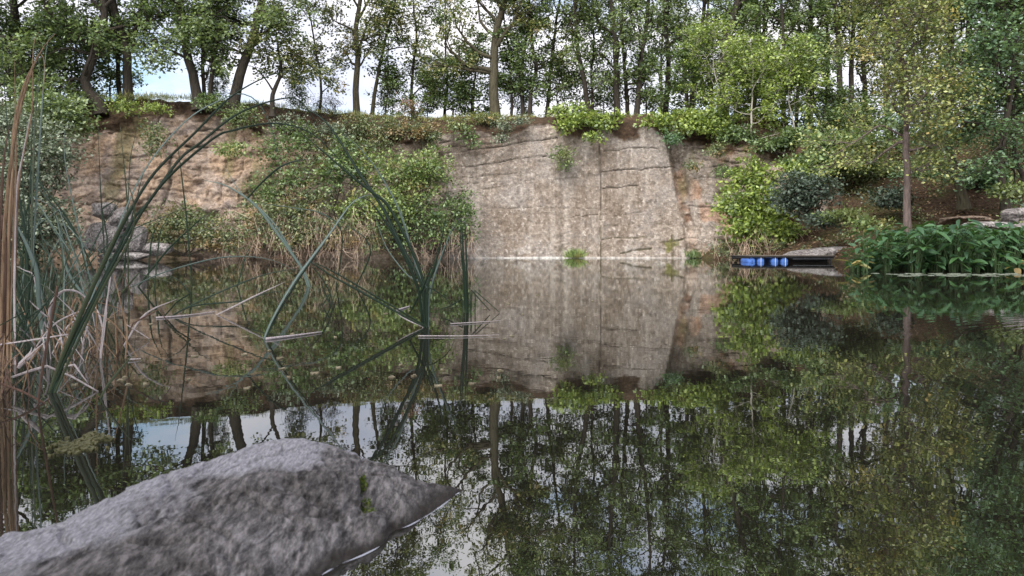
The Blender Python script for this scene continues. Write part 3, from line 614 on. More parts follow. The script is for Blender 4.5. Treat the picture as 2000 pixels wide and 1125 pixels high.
# far rows of the wood: three patterns, copied
FARW = []
for k in range(3):
    FARW.append([tree_geo(90 + k, [(0, 0, -1), (.1, 0, 4), (-.1, .2, 9), (.2, 0, 15 + k)], .22, lo=.10 + .05 * k, spread=3.9, n1=15, n2=5, n3=4, nl=7, lsize=.22)])
rg = random.Random(4)
FSP = [(1290, 62), (1340, 56), (1390, 55), (1440, 60), (1500, 54), (1555, 60), (1610, 55), (1690, 53), (1760, 56), (1810, 52), (1840, 58), (1930, 53), (1990, 56), (2060, 52)]
ORD = 'first second third fourth fifth sixth seventh eighth ninth tenth eleventh twelfth thirteenth fourteenth fifteenth sixteenth'.split()
protos = []
for i, (px, Y) in enumerate(FSP):
    lb = f'dim tree deep in the wood, {ORD[i]} from the left in the hindmost row'
    p = P(px, HOR, Y); z = 8.6 if px < 1560 else float(hill_z(np.array(p[0]), np.array(float(Y)))); z = min(z, 9.5)
    g = 'trees in the hindmost row of the wood'
    if i < 3:
        o = thing('forest_tree', (p[0], Y, z - .3), lb, 'tree', g)
        W, LF = FARW[i][0]; link('trunk', W.mesh('trunk', BARK), o); link('crown', LF.mesh('crown', CONI if i else OAKD, False), o); protos.append(o)
    else:
        s = rg.uniform(.9, 1.12); copy_thing(protos[i % 3], (p[0], Y, z - .3), rg.uniform(0, 6.28), (s, s, s), lb, g)

# ------------------------------------------------------------------ shrubs
def shrub_geo(seed, base, lobes, lsize=0.14, nl=14, dens=1.0, droop=0.0, flat=0.4, stemr=0.03, nstem=5, upb=0.75, shell=0.5, spr=0.22, wid=0.62):
    rng = np.random.default_rng(seed); W, LF = MB(), MB(); base = np.asarray(base, float)
    cs, outs = [], []
    for cen, rad in lobes:
        cen, rad = np.asarray(cen, float), np.asarray(rad, float)
        area = (rad[0] * rad[1] + rad[0] * rad[2] + rad[1] * rad[2]) * 4.2
        n = max(6, int(area * 9.5 * dens))
        u = norm(rng.normal(0, 1, (n, 3))); rr = (rng.random(n) ** shell)[:, None] * (1 + 0.38 * fbm(u * 2.2 + seed, 2, seed)[:, None])
        c = cen + u * rad * rr; cs.append(c); outs.append(u)
        hub = cen - [0, 0, rad[2] * 0.25]
        for k in range(nstem):
            b = base + rng.normal(0, 0.15, 3) * [1, 1, 0.2]
            pp = smooth_path([b, b * 0.5 + hub * 0.5 + rng.normal(0, .12, 3), hub + rng.normal(0, .3, 3) * rad], 7)
            tube(W, pp, stemr * np.linspace(1, .4, 7), 5)
            for q in c[rng.integers(0, n, 5)]:
                tube(W, smooth_path([pp[-1], (pp[-1] + q) / 2 + rng.normal(0, .08, 3), q], 5), stemr * np.linspace(.4, .12, 5), 3)
    c = np.concatenate(cs); u = np.concatenate(outs); n = len(c)
    c = np.repeat(c, nl, 0) + rng.normal(0, 1, (n * nl, 3)) * [spr, spr, spr * flat]; u = np.repeat(u, nl, 0)
    N = n * nl
    ax = norm(u * 0.7 + rng.normal(0, .6, (N, 3)) - [0, 0, droop])
    nr = norm(rng.normal(0, .5, (N, 3)) + u * 0.45 + [0, -0.1, upb])
    s = lsize * rng.uniform(.6, 1.4, N)
    leaf_quads(LF, c, ax, nr, s, s * wid)
    return W, LF
def shrub(seed, label, base, lobes, leaf, name='shrub', cat='shrub', bark=BARK, group=None, **k):
    W, LF = shrub_geo(seed, base, lobes, **k)
    o = thing(name, base, label, cat, group)
    link('stems', W.mesh('stems', bark, True, base), o)['kind'] = 'stuff'
    link('foliage', LF.mesh('foliage', leaf, False, base), o)
    return o
def lob(px, py, Y, rx, ry, rz):               # lobe centred on a picture point, radii given in picture units x/z and metres in depth
    return (P(px, py, Y), (rx * Y / F, ry, rz * Y / F))
def ground_pt(px, py, Y): return P(px, py, Y)

shrub(201, 'pale grey leaved willow bush filling the left edge above the water', P(60, 506, 28), [lob(30, 330, 28, 75, 1.4, 85), lob(95, 300, 29, 55, 1.2, 80), lob(10, 430, 27, 80, 1.4, 80), lob(100, 440, 28.5, 55, 1.0, 65), lob(20, 240, 29, 70, 1.3, 50), lob(-60, 380, 26, 60, 1.5, 110)], WIL, 'willow_bush', lsize=.13, nl=16, dens=1.0, nstem=4)
shrub(202, 'dark evergreen bush hanging below the leaning root bulge at the left', P(120, 260, 32), [lob(100, 215, 32, 70, 1.0, 45), lob(150, 245, 32.3, 32, .6, 32), lob(60, 180, 33, 50, 1, 40)], OAKD, nstem=3, lsize=.17)
shrub(203, 'tangled bramble mound with yellow and red leaves at the foot of the ochre cliff', P(360, 500, 33.5), [lob(350, 425, 33.4, 50, .7, 32), lob(310, 460, 33.2, 40, .6, 32), lob(400, 450, 33.2, 60, .8, 40), lob(450, 470, 33.4, 45, .7, 30)], BRAM, 'bramble_bush', nstem=3, lsize=.13)
shrub(204, 'dark green ivy cluster clinging to the cliff right of the ochre face', P(560, 420, 35.4), [lob(545, 290, 35.2, 45, .7, 42), lob(590, 275, 35.6, 35, .6, 35), lob(530, 375, 34.6, 42, .7, 40), lob(580, 345, 34.9, 40, .6, 35)], MID, 'ivy_bush', lsize=.14, nstem=2, dens=.72)
shrub(205, 'mixed green bush over the water below the ivy cluster', P(530, 500, 34), [lob(500, 430, 33.9, 52, .8, 45), lob(560, 430, 34.0, 55, .9, 45), lob(600, 460, 34, 40, .7, 35)], BRAM, lsize=.14, nstem=3, dens=.72)
shrub(206, 'fresh green ash sapling bush glowing left of the big yellowing bush', P(665, 420, 35), [lob(672, 300, 35, 32, .6, 38), lob(650, 345, 34.8, 28, .6, 40), lob(700, 330, 35, 30, .6, 28)], MID, lsize=.17, nstem=2, dens=.72)
shrub(207, 'big yellowing bush spilling down beside the bare rock wall', P(770, 490, 35), [lob(755, 335, 35.2, 70, 1.0, 48), lob(820, 345, 35.3, 52, .9, 50), lob(700, 410, 34.6, 55, .9, 42), lob(770, 400, 34.7, 60, 1.0, 45), lob(845, 330, 36, 45, .8, 40)], YBR, lsize=.15, nl=15, nstem=4, dens=.72)
shrub(208, 'dark green bush drooping to the water at the left edge of the rock wall', P(850, 495, 35.5), [lob(845, 430, 35.2, 50, .9, 55), lob(885, 430, 36, 38, .7, 48), lob(900, 400, 36.6, 32, .6, 36), lob(790, 460, 35, 40, .8, 34), lob(910, 450, 36.4, 25, .5, 35)], MID, lsize=.14, nstem=4, dens=.72)
shrub(209, 'olive bramble mat on the top of the rock buttress left of the wall', P(760, 270, 37.5), [lob(700, 245, 37.6, 55, .7, 20), lob(770, 255, 37.4, 50, .7, 24), lob(830, 260, 37.8, 38, .7, 28), lob(720, 285, 36.8, 50, .5, 22)], BRAM, 'bramble_bush', lsize=.13, nstem=2)
shrub(250, 'curtain of green creeper hanging down to the water left of the yellowing bush', P(640, 490, 34.6), [lob(640, 300, 36, 40, .6, 40), lob(610, 390, 34.6, 45, .7, 45), lob(660, 450, 34.0, 50, .7, 40), lob(720, 470, 34.2, 45, .6, 30), lob(560, 470, 33.9, 40, .6, 28)], BRAM, 'creeper_curtain', lsize=.13, nstem=3, droop=.5, dens=.72)
shrub(251, 'grey green scrub on the upper buttress under the bare hanging roots', P(580, 262, 36.4), [lob(560, 240, 36.6, 34, .5, 14), lob(620, 250, 36.8, 40, .5, 16), lob(655, 260, 36.9, 30, .5, 18)], WIL, lsize=.12, nstem=2)
shrub(210, 'small reddish spindle bush on the cliff edge below the sky gap', P(805, 228, 39.5), [lob(805, 210, 39.5, 20, .5, 18), lob(735, 255, 37.2, 16, .4, 10)], REDL, 'spindle_bush', lsize=.12, nstem=3)
shrub(211, 'bare brown twiggy bush on the edge left of the slender mossy tree', P(650, 222, 39), [lob(650, 195, 39, 32, .6, 22), lob(620, 200, 39, 20, .5, 14)], OAKB, 'twiggy_bush', lsize=.08, nl=3, nstem=14, stemr=.015, dens=1.4)
shrub(212, 'hanging green creeper at the left end of the rock wall top', P(895, 238, 38.6), [lob(890, 243, 38.2, 26, .35, 12), lob(910, 262, 37.9, 14, .25, 14), lob(925, 278, 37.9, 8, .2, 8)], MID, 'hanging_creeper', lsize=.15, droop=.4, nstem=2)
shrub(213, 'grey green creeper hanging over the wall below the spreading oak', P(985, 238, 38.7), [lob(985, 245, 38.3, 18, .35, 14), lob(980, 270, 38.0, 10, .25, 14), lob(1020, 236, 38.6, 20, .3, 10)], WIL, 'hanging_creeper', lsize=.13, droop=.4, nstem=2)
shrub(214, 'vivid green hazel spilling over the top middle of the wall', P(1140, 240, 39.4), [lob(1140, 232, 38.7, 46, .7, 11), lob(1108, 246, 38.4, 24, .45, 9), lob(1178, 240, 38.6, 30, .5, 12), lob(1160, 266, 38.0, 18, .3, 9), lob(1115, 214, 39.6, 36, .6, 10), lob(1195, 225, 39, 20, .4, 8)], HAZ, 'hazel_bush', lsize=.2, nl=12, nstem=3, flat=.25)
shrub(215, 'small tuft of green and grey plants growing on the face of the wall', P(1100, 300, 38.75), [lob(1098, 298, 38.5, 20, .28, 14), lob(1105, 318, 38.45, 15, .25, 12)], MID, 'wall_plant', 'plant', lsize=.13, nstem=2, stemr=.012, dens=1.6)
shrub(216, 'small dark holly on the broken corner at the right of the wall', P(1312, 268, 38.4), [lob(1312, 268, 38.2, 16, .35, 13)], BLUEG, 'holly_bush', lsize=.15, nstem=2, stemr=.015, dens=1.5)
shrub(217, 'lime green sapling hedge along the edge above the right end of the wall', P(1320, 240, 39.5), [lob(1290, 238, 39, 34, .6, 14), lob(1340, 232, 39, 45, .7, 20), lob(1395, 235, 38.6, 40, .7, 22), lob(1370, 250, 38.3, 40, .5, 12)], HAZ, 'hazel_bush', lsize=.2, nl=12, nstem=4, flat=.25)
make_tree(218, 'lime green beech sapling with airy tiers left of the bare pale stems', 1400, 40, 0, [(1402, 255), (1400, 180), (1395, 120)], .07, HAZ, BARKL, top=5.6, lo=.12, spread=2.5, n1=16, n2=6, n3=5, nl=8, lsize=.17, rise=.08, kind='beech_sapling', flat=.2)
make_tree(219, 'lime green beech sapling with a short white stem at the wall top', 1472, 38, 0, [(1472, 288), (1470, 245), (1478, 170)], .075, HAZ, BARKL, top=5.4, lo=.20, spread=2.5, n1=16, n2=6, n3=5, nl=8, lsize=.17, rise=.08, kind='beech_sapling', flat=.2)
make_tree(220, 'beech sapling with a long leaning white stem at the shoulder of the cliff', 1560, 37, 0, [(1562, 302), (1552, 255), (1543, 215), (1540, 170)], .06, HAZ, BARKL, top=5.2, lo=.46, spread=2.3, n1=13, n2=6, n3=5, nl=8, lsize=.17, rise=.1, kind='beech_sapling', flat=.2)
make_tree(221, 'mid green beech sapling standing right of the long leaning white stem', 1600, 39, 0, [(1605, 290), (1600, 230), (1590, 160)], .07, MID, BARK, top=5.5, lo=.1, spread=2.6, n1=16, n2=6, n3=5, nl=8, lsize=.17, rise=.08, kind='beech_sapling', flat=.2)
shrub(222, 'low green bushes under the white stems at the cliff shoulder', P(1530, 300, 36.5), [lob(1500, 282, 36.8, 35, .6, 14), lob(1550, 275, 36.6, 45, .7, 30), lob(1440, 262, 38, 40, .6, 18)], MID, lsize=.17, nstem=3)
shrub(223, 'wide green understory bush left of the yellow oak on the upper slope', P(1640, 330, 35), [lob(1620, 290, 35, 60, .9, 38), lob(1680, 280, 36, 55, .9, 35), lob(1590, 320, 34.4, 40, .8, 28)], OAK, lsize=.2, nstem=4, flat=.25)
shrub(252, 'loose green bushes on the shoulder between the white stems and the slope', P(1590, 330, 35), [lob(1585, 280, 36.5, 50, .8, 30), lob(1640, 315, 35, 45, .8, 24), lob(1555, 318, 34.4, 30, .6, 16)], MID, lsize=.17, nstem=4)
shrub(224, 'light green hazel bush leaning over the water left of the floating dock', P(1475, 500, 34.5), [lob(1470, 350, 34.3, 55, .8, 38), lob(1440, 400, 34, 48, .8, 38), lob(1500, 400, 33.6, 50, .8, 42), lob(1470, 440, 33.6, 62, .9, 34), lob(1535, 450, 33, 36, .7, 26)], HAZ, 'hazel_bush', lsize=.2, nl=12, nstem=5, flat=.22, dens=.9)
shrub(225, 'dark grey green holly bush above the shaded bank behind the dock', P(1580, 440, 31), [lob(1560, 360, 31, 46, .8, 32), lob(1605, 362, 30.6, 42, .7, 32), lob(1540, 390, 31.4, 38, .7, 30), lob(1575, 395, 31.2, 36, .6, 22)], GREY, 'holly_bush', lsize=.15, nl=14, nstem=4)
shrub(226, 'yellow green low sprig between the hazel and the grey holly bush', P(1560, 350, 33), [lob(1560, 335, 33, 32, .6, 16), lob(1590, 342, 32.6, 18, .4, 10)], HAZ, lsize=.16, nstem=2)
shrub(227, 'low dim undergrowth at the waterline below the hazel bush', P(1440, 502, 34.3), [lob(1420, 480, 34.4, 30, .6, 20), lob(1480, 485, 33.6, 40, .5, 16), lob(1540, 482, 32.4, 40, .5, 14)], BRAM, 'bramble_bush', lsize=.12, nstem=8, stemr=.012)
for sd, lb, px, py, Y, rx, rz, lf in [
  (230, 'low green bush on the middle of the brown slope left of the yellow oak trunk', 1640, 420, 28, 36, 10, CONI),
  (231, 'dim low bush beside a bare earth patch on the slope', 1735, 385, 31, 40, 18, GREY),
  (232, 'dark rhododendron bush in the shade under the leaning grey trunk', 1915, 345, 33, 50, 28, BLUEG),
  (233, 'dark undergrowth high on the slope behind the yellow oak', 1820, 330, 37, 60, 26, OAKD),
  (234, 'low yellow tinged bush at the slope foot above the dock end', 1690, 437, 25, 24, 7, YBR),
  (236, 'small dark fern clump under the grey holly bush', 1605, 430, 29, 25, 14, GREY),
  (237, 'shaded shrub under the drooping hornbeam near the right edge', 1975, 372, 25, 24, 12, CONI),
  (238, 'dark leafy bush high on the slope left of the yellow oak', 1700, 325, 38, 55, 30, CONI),
  (239, 'green bush behind the dark pair of trunks', 1650, 235, 44, 60, 28, CONI)]:
    shrub(sd, lb, P(px, py + rz, Y), [lob(px, py, Y, rx, .8, rz), lob(px + rx * .6, py + rz * .25, Y - .3, rx * .6, .6, rz * .7)], lf, lsize=.15, nstem=3)
for sd, lb, px, py, Y, rx, rz, lf in [
  (240, 'bright mossy fern patch on the soil below the upright forked oak', 240, 207, 34.6, 34, 12, HAZ),
  (241, 'yellow green ferns on the soil right of the mossy patch', 305, 212, 34.4, 26, 9, HAZ),
  (242, 'green shrub at the feet of the dark leaning oaks', 405, 198, 35.2, 30, 17, MID),
  (243, 'dark ivy hanging in shade under the thick oak leaning right', 470, 222, 35.3, 34, 22, OAKD),
  (244, 'dry green shrub growing in the cleft of the ochre cliff', 300, 275, 33.6, 20, 34, BRAM),
  (245, 'orange tinged bramble on the ledge right of the ochre face', 455, 292, 34.2, 34, 13, YBR),
  (246, 'low dark scrub along the edge above the left part of the wall', 950, 232, 39.6, 60, 9, OAKB),
  (247, 'small dry shrub on the ledge of the broken rock right of the wall', 1398, 292, 37.6, 18, 12, BRAM),
  (248, 'small green shrub hanging on the broken rock above the hazel bush', 1412, 338, 37.2, 14, 12, MID),
  (249, 'dim green sprig on the rock right of the broken corner', 1352, 325, 38.1, 14, 6, BRAM)]:
    shrub(sd, lb, P(px, py + rz, Y), [lob(px, py, Y, rx, .45, rz)], lf, lsize=.13, nstem=2, stemr=.014, dens=1.3)

# withered stems and twigs hanging over the water along the foot of the buttress
def withered(seed, px0, px1, py0, py1, Y, n, label):
    rng = np.random.default_rng(seed); m = MB()
    for k in range(n):
        px = rng.uniform(px0, px1); y0 = py0 + (py1 - py0) * (rng.random() ** 1.3) * .8 + 14 * math.sin(px * .07 + seed) + 8 * math.sin(px * .19)
        y1 = min(py1 + 3, y0 + rng.uniform(14, 75)); dp = rng.uniform(-.5, .9); ln = rng.normal(0, 14)
        a = P(px, y0, Y + dp + .3); b = P(px + ln, y1, Y + dp - rng.uniform(.0, .7))
        pp = smooth_path([a, (a + b) / 2 + rng.normal(0, .16, 3), b + rng.normal(0, .05, 3)], 6); tube(m, pp, rng.uniform(.005, .014) * np.linspace(1, .4, 6), 3)
    stuff(link('withered_stems', m.mesh('withered_stems', DEAD)), label, 'withered stems')
withered(301, 430, 730, 415, 505, 33.6, 420, 'tangle of tan withered stems drooping into the water under the bushes')
withered(302, 800, 930, 430, 505, 35.2, 110, 'thin grey twigs at the waterline beside the left end of the wall')
withered(303, 1400, 1640, 455, 503, 32.6, 200, 'brown withered stems along the bank behind the floating dock')

# grass along the edge and litter with low herbs on the slope
def tufts(seed, pts, h, n_each, label, name, mat=GRS, wd=.02):
    rng = np.random.default_rng(seed); m = MB(); p = np.repeat(np.asarray(pts, float), n_each, 0); N = len(p)
    p = p + rng.normal(0, 1, (N, 3)) * [.16, .16, .02]
    ax = norm(rng.normal(0, .45, (N, 3)) + [0, -.1, 1.0]); L_ = h * rng.uniform(.4, 1.2, N)
    leaf_quads(m, p, ax, norm(rng.normal(0, 1, (N, 3)) * [1, 1, .2] + [0, -.6, 0]), L_, np.full(N, wd))
    return m.mesh(name, mat, False)
rng = np.random.default_rng(77); e = []
for px in np.concatenate([rng.uniform(160, 1560, 520)]):
    Y = cliff_y(px) + 2.0 + rng.uniform(-.6, .8); e.append(P(px, cp(px, 2) + rng.uniform(-1, 7), Y) - [0, 0, .1])
stuff(link('clifftop_grass', tufts(401, e, .38, 14, '', 'clifftop_grass')), 'thin grass along the edge of the quarry cliff', 'grass')
gx, gy = rng.uniform(9, 34, 30000), rng.uniform(15, 46, 30000); ok = (shore(gx, gy) > 0.3) & (np.abs(gx / gy - .6) < .28); gx, gy = gx[ok], gy[ok]
gz = hill_z(gx, gy) + fbm(np.stack([gx, gy, 0 * gx], -1) / 2.5, 4, 201) * 0.22 + 0.03
m = MB(); N = len(gx); leaf_quads(m, np.stack([gx, gy, gz], -1), norm(rng.normal(0, 1, (N, 3)) * [1, 1, .25]), norm(rng.normal(0, .5, (N, 3)) + [0, -.2, .9]), rng.uniform(.07, .2, N), rng.uniform(.05, .11, N))
stuff(link('leaf_litter', m.mesh('leaf_litter', LITTER, False)), 'brown fallen leaves scattered over the wooded slope', 'leaf litter')
pk = fbm(np.stack([gx, gy, 0 * gx], -1) / 3, 3, 501) > 0.12
hx = np.stack([gx, gy, gz], -1)[pk][:900]
m = MB(); c = np.repeat(hx, 12, 0) + rng.normal(0, 1, (len(hx) * 12, 3)) * [.18, .18, .10] + [0, 0, .12]; N = len(c)
leaf_quads(m, c, norm(rng.normal(0, 1, (N, 3))), norm(rng.normal(0, .5, (N, 3)) + [0, -.2, .8]), rng.uniform(.08, .18, N), rng.uniform(.05, .1, N))
stuff(link('undergrowth', m.mesh('undergrowth', BRAM, False)), 'patchy low green herbs on the brown slope', 'undergrowth')

# ------------------------------------------------------------------ stones
def stone_mat(name, a, b, c, sc=1.0, pale_amt=0.5):
    m, t = new_mat(name); o = nd(t, 'ShaderNodeTexCoord').outputs['Object']
    n1 = noise(t, o, 5 * sc, 6, 0.65); mpr = nd(t, 'ShaderNodeMapping', {'Vector': o, 'Rotation': (.5, .35, .75), 'Scale': (1.0, .34, .7)}).outputs[0]
    n2 = noise(t, mpr, 85 * sc, 7, 0.74); n3 = noise(t, mpr, 230 * sc, 4, 0.7)
    col = ramp(t, n1, [(0.3, a), (0.5, b), (0.7, c)])
    col = mixc(t, 1.0, col, ramp(t, n2, [(0.38, 0.28), (0.5, 0.9), (0.62, 1.85)]), 'MULTIPLY')
    if pale_amt:
        la = nd(t, 'ShaderNodeAttribute', attribute_name='lichen_lit').outputs['Fac']
        up = nd(t, 'ShaderNodeMath', {0: la, 1: n2}, operation='ADD')
        up = nd(t, 'ShaderNodeMath', {0: up.outputs[0], 1: nd(t, 'ShaderNodeMath', {0: n1, 1: .7}, operation='MULTIPLY').outputs[0]}, operation='ADD')
        col = mixc(t, nd(t, 'ShaderNodeMapRange', {'Value': up.outputs[0], 'From Min': 1.22, 'From Max': 1.80, 'To Min': 0.0, 'To Max': pale_amt}).outputs[0], col, mixc(t, ramp(t, n3, [(.35, 0.0), (.65, 1.0)]), (c[0] * .8, c[1] * .82, c[2] * .88), (c[0] * 1.9, c[1] * 1.96, c[2] * 2.1)))
        col = mixc(t, nd(t, 'ShaderNodeAttribute', attribute_name='wet').outputs['Fac'], col, (0.028, 0.022, 0.019))
    b1 = nd(t, 'ShaderNodeBump', {'Height': n2, 'Strength': 1.0, 'Distance': 0.012 / sc})
    b2 = nd(t, 'ShaderNodeBump', {'Height': n3, 'Strength': 0.7, 'Distance': 0.004 / sc, 'Normal': b1.outputs[0]})
    p = nd(t, 'ShaderNodeBsdfPrincipled', {'Base Color': col, 'Roughness': 0.9, 'Normal': b2.outputs[0], 'Specular IOR Level': 0.25})
    finish(t, p.outputs[0]); return m
STONE = stone_mat('grainy grey stone', (0.070, 0.064, 0.063), (0.142, 0.131, 0.131), (0.235, 0.222, 0.228), 1.0, 1.0)
SLAB = stone_mat('weathered grey rock', (0.12, 0.105, 0.10), (0.21, 0.19, 0.182), (0.31, 0.288, 0.28), 0.16, 0.2)
EARTH = stone_mat('bare earth bank', (0.05, 0.035, 0.025), (0.11, 0.08, 0.058), (0.20, 0.15, 0.115), 0.16, 0.0)
MOSS = leaf_mat('moss', [(0.02, 0.035, 0.008), (0.045, 0.065, 0.012), (0.08, 0.095, 0.02)], None, 0.2, 0.02)

def near_rock():
    Rg = [(906, 957, 1.417), (880, 951, 1.412), (860, 948, 1.405), (820, 940, 1.40), (780, 920, 1.39), (735, 905, 1.38), (690, 895, 1.37), (650, 878, 1.36), (600, 868, 1.34), (540, 870, 1.315), (490, 880, 1.29), (450, 895, 1.255), (400, 918, 1.22), (300, 955, 1.14), (200, 1000, 1.06), (110, 1035, 1.0), (0, 1062, .95), (-150, 1100, .88), (-420, 1150, .80)]
    Fr = [(908, 957), (893, 962), (872, 978), (835, 1004), (795, 1026), (762, 1040), (745, 1062), (700, 1085), (640, 1112), (560, 1160), (500, 1215), (430, 1270), (370, 1330), (250, 1420), (100, 1550), (-100, 1700), (-300, 1900), (-600, 2200), (-1000, 2600)]
    Rp = smooth_path([P(*r) for r in Rg], 420)
    Fp = smooth_path([np.array([(x - 1000) / F * YW(y), YW(y), 0]) for x, y in Fr], 420)
    ns, nb = 260, 60
    s = np.linspace(-0.12, 1, ns)[None, :, None]
    sp = np.clip(s, 0, 1); prof = np.where(s > 0, np.where(sp < .60, .88 * (sp / .60) ** .85, .88 + .12 * (1 - ((1 - sp) / .40) ** 1.6)), s * 4)
    pos = Fp[:, None, :] + (Rp - Fp)[:, None, :] * s; pos[..., 2] = Rp[:, None, 2] * prof[..., 0]
    nb_ = np.linspace(0, 1, nb + 1)[1:][None, :, None]
    bdir = norm((Rp - Fp) * [1, 1, 0] + 1e-6); hh = np.maximum(Rp[:, 2], .01)[:, None, None]
    bk = Rp[:, None, :] + bdir[:, None, :] * (nb_ * (0.05 + hh * 1.6)); bk[..., 2] = Rp[:, None, 2] - (hh[..., 0] + .05) * nb_[..., 0] ** 1.7
    V = np.concatenate([pos, bk], 1)
    fade = st(V[..., 2], -0.01, 0.05) 
    q = V.copy()
    d = fbm(q * 5, 4, 601) * 0.010 + fbm(q * [14, 9, 26], 5, 603, .55) * 0.0052 + fbm(q * 46, 3, 605) * 0.0016
    d += np.round(fbm(q @ np.array([[.9, .3, .2], [-.3, .9, .3], [.1, -.3, .95]]) * [9, 4, 14], 3, 623) * 2) * 0.0028
    rid = np.abs(fbm(q @ np.array([[.8, .5, .2], [-.5, .8, .3], [.1, -.3, .95]]) * 7, 3, 607)); d -= (1 - st(rid, 0, .09)) * 0.007
    # picture position of every vertex, to place the crack and the small step
    px = PX0 + V[..., 0] / V[..., 1] * F; py = HOR + (CH - V[..., 2]) / V[..., 1] * F
    cx = np.interp(py, [900, 925, 960, 1000], [700, 704, 712, 716]) + 3 * fbm(q * 30, 2, 609); inr = st(py, 912, 922) * (1 - st(py, 1000, 1010))
    for pl, dp in (([(300, 1010), (420, 985), (520, 962), (600, 978), (662, 1012)], .007), ([(560, 1015), (602, 1042), (588, 1078), (560, 1120)], .006), ([(120, 1085), (260, 1060), (380, 1072)], .006), ([(640, 900), (664, 935), (655, 975)], .005), ([(760, 925), (790, 955), (800, 990)], .004)):
        jq = fbm(np.stack([px / 40, py / 40, 0 * px], -1), 3, 627) * 9
        for (ax_, ay_), (bx_, by_) in zip(pl[:-1], pl[1:]):
            dx, dy = bx_ - ax_, by_ - ay_; tq = np.clip(((px - ax_) * dx + (py + jq - ay_) * dy) / (dx * dx + dy * dy), 0, 1)
            dq = np.hypot(px + jq * .4 - ax_ - tq * dx, py + jq - ay_ - tq * dy); d -= (1 - st(dq, 1, 9)) * dp
    d -= (1 - st(np.abs(px - cx), 1, 6 + 4 * st(py, 940, 990))) * inr * (0.006 + 0.006 * st(py, 930, 985))
    d += 0.010 * st(cx - px, 0, 14) * inr * (1 - st(cx - px, 30, 200))
    d += 0.010 * (1 - st(V[..., 2], .01, .06)) * (np.arange(V.shape[1]) < ns)[None, :]
    d += 0.014 * (1 - st(np.hypot((px - 735) / 1.3, py - 1016), 14, 30)) 
    d -= 0.020 * (1 - st(np.hypot((px - 565) / 2.2, (py - 945)), 6, 20))
    N = np.cross(np.gradient(V, axis=0), np.gradient(V, axis=1)); N = norm(N); N = np.where(N[..., 2:3] < 0, -N, N)
    edge = np.ones(V.shape[:2]) * st(np.arange(420), 0, 25)[:, None]
    V = V + N * (d * (0.25 + 0.75 * fade) * edge)[..., None]
    sfull = np.concatenate([np.broadcast_to(s[..., 0], (420, ns)), np.full((420, nb), 1.2)], 1)
    lic = st(sfull + fbm(q * 8, 4, 617) * .22 - .25 * (1 - st(px, 600, 560)) * 0 - .3 * st(px, 590, 660), .42, .95)  # lichened top, also painted paler where the sky lights it, front kept darker
    wet = (1 - st(V[..., 2] + fbm(q * 22, 3, 619) * .006, .008, .022)) * .85
    o = thing('lakeside_rock', (-.45, 1.15, 0), 'large grey boulder with pale lichened top lying half in the water in the near left corner', 'rock')
    k = np.array((-.45, 1.15, 0))
    link('stone', quad_mesh('stone', (V - k).reshape(-1, 3), grid(V.shape[0], V.shape[1])[:, ::-1], STONE, True, None, {'lichen_lit': lic.ravel(), 'wet': wet.ravel()}), o)
    # moss in the crack
    sel = np.argwhere((np.abs(px - cx - 4) < 4 + 5 * st(py, 940, 985)) & (py > 928) & (py < 1004)); rg = np.random.default_rng(5); sel = sel[rg.integers(0, len(sel), 1700)]
    c = V[sel[:, 0], sel[:, 1]]; mb = MB(); n = len(c); keep = (fbm(c * 90, 3, 611) > -0.08); c = c[keep]; n = len(c)
    leaf_quads(mb, c, norm(rg.normal(0, .8, (n, 3)) + [0, -.3, .6]), norm(rg.normal(0, 1, (n, 3))), rg.uniform(.003, .009, n), rg.uniform(.0015, .003, n))
    link('moss', mb.mesh('moss', MOSS, False, k), o)['kind'] = 'stuff'
    # the water's own raised edge against the stone, sky reflection painted into its colour
    fl = MB(); e = Fp[8:250].copy(); rgh = fbm(e * 18, 3, 613)
    e[:, 0] += 0.004 + rgh * .003; e[:, 2] = -0.0012
    tube(fl, e, 0.0012 + 0.0014 * st(rgh, -.5, .5), 8)
    link('water_edge', fl.mesh('water_edge', FILM_GLINT, True, k), o)
m_, t_ = new_mat('water film sky glint'); FILM_GLINT = m_
finish(t_, nd(t_, 'ShaderNodeBsdfPrincipled', {'Base Color': (0.32, 0.33, 0.39, 1), 'Roughness': 0.2, 'Specular IOR Level': 1.0}).outputs[0])  # pale lavender base colour stands for the reflected sky
near_rock()

def boulder(seed, label, px, py, Y, w, h, dep, mat=SLAB, cat='rock', group=None, box=2.6, rot=0.0):
    """px,py: middle of the stone in the picture; w,h in picture units; superellipsoid broken up by facets"""
    rng = np.random.default_rng(seed); nu, nv = 64, 34
    u = np.linspace(0, TAU, nu + 1)[None, :]; v = np.linspace(-math.pi / 2, math.pi / 2, nv)[:, None]
    e = 2 / box; f = lambda x: np.sign(x) * np.abs(x) ** e
    D = np.stack([f(np.cos(v)) * f(np.cos(u)), f(np.cos(v)) * f(np.sin(u)), f(np.sin(v)) + 0 * u], -1)
    for _ in range(7):
        n = norm(rng.normal(0, 1, 3)); k = rng.uniform(.70, .95); ex = np.clip(D @ n - k, 0, None); D = D - ex[..., None] * n
    D = D + norm(D) * (fbm(D * 1.6 + seed, 4, seed) * .12 + fbm(D * 5 + seed, 3, seed) * .03)[..., None]
    V = D * [w * Y / F / 2, dep / 2, h * Y / F / 2]
    c, s_ = math.cos(rot), math.sin(rot); V = np.stack([V[..., 0] * c - V[..., 2] * s_, V[..., 1], V[..., 0] * s_ + V[..., 2] * c], -1)
    o = link('boulder', quad_mesh('boulder', V.reshape(-1, 3), grid(nv, nu + 1), mat)); o.location = P(px, py, Y)
    return tag(o, label, cat, group)
GB = 'fallen rocks at the foot of the ochre cliff'
boulder(1, 'squarish pale block highest of the rocks below the ochre cliff', 203, 412, 32.2, 52, 34, 1.2, group=GB)
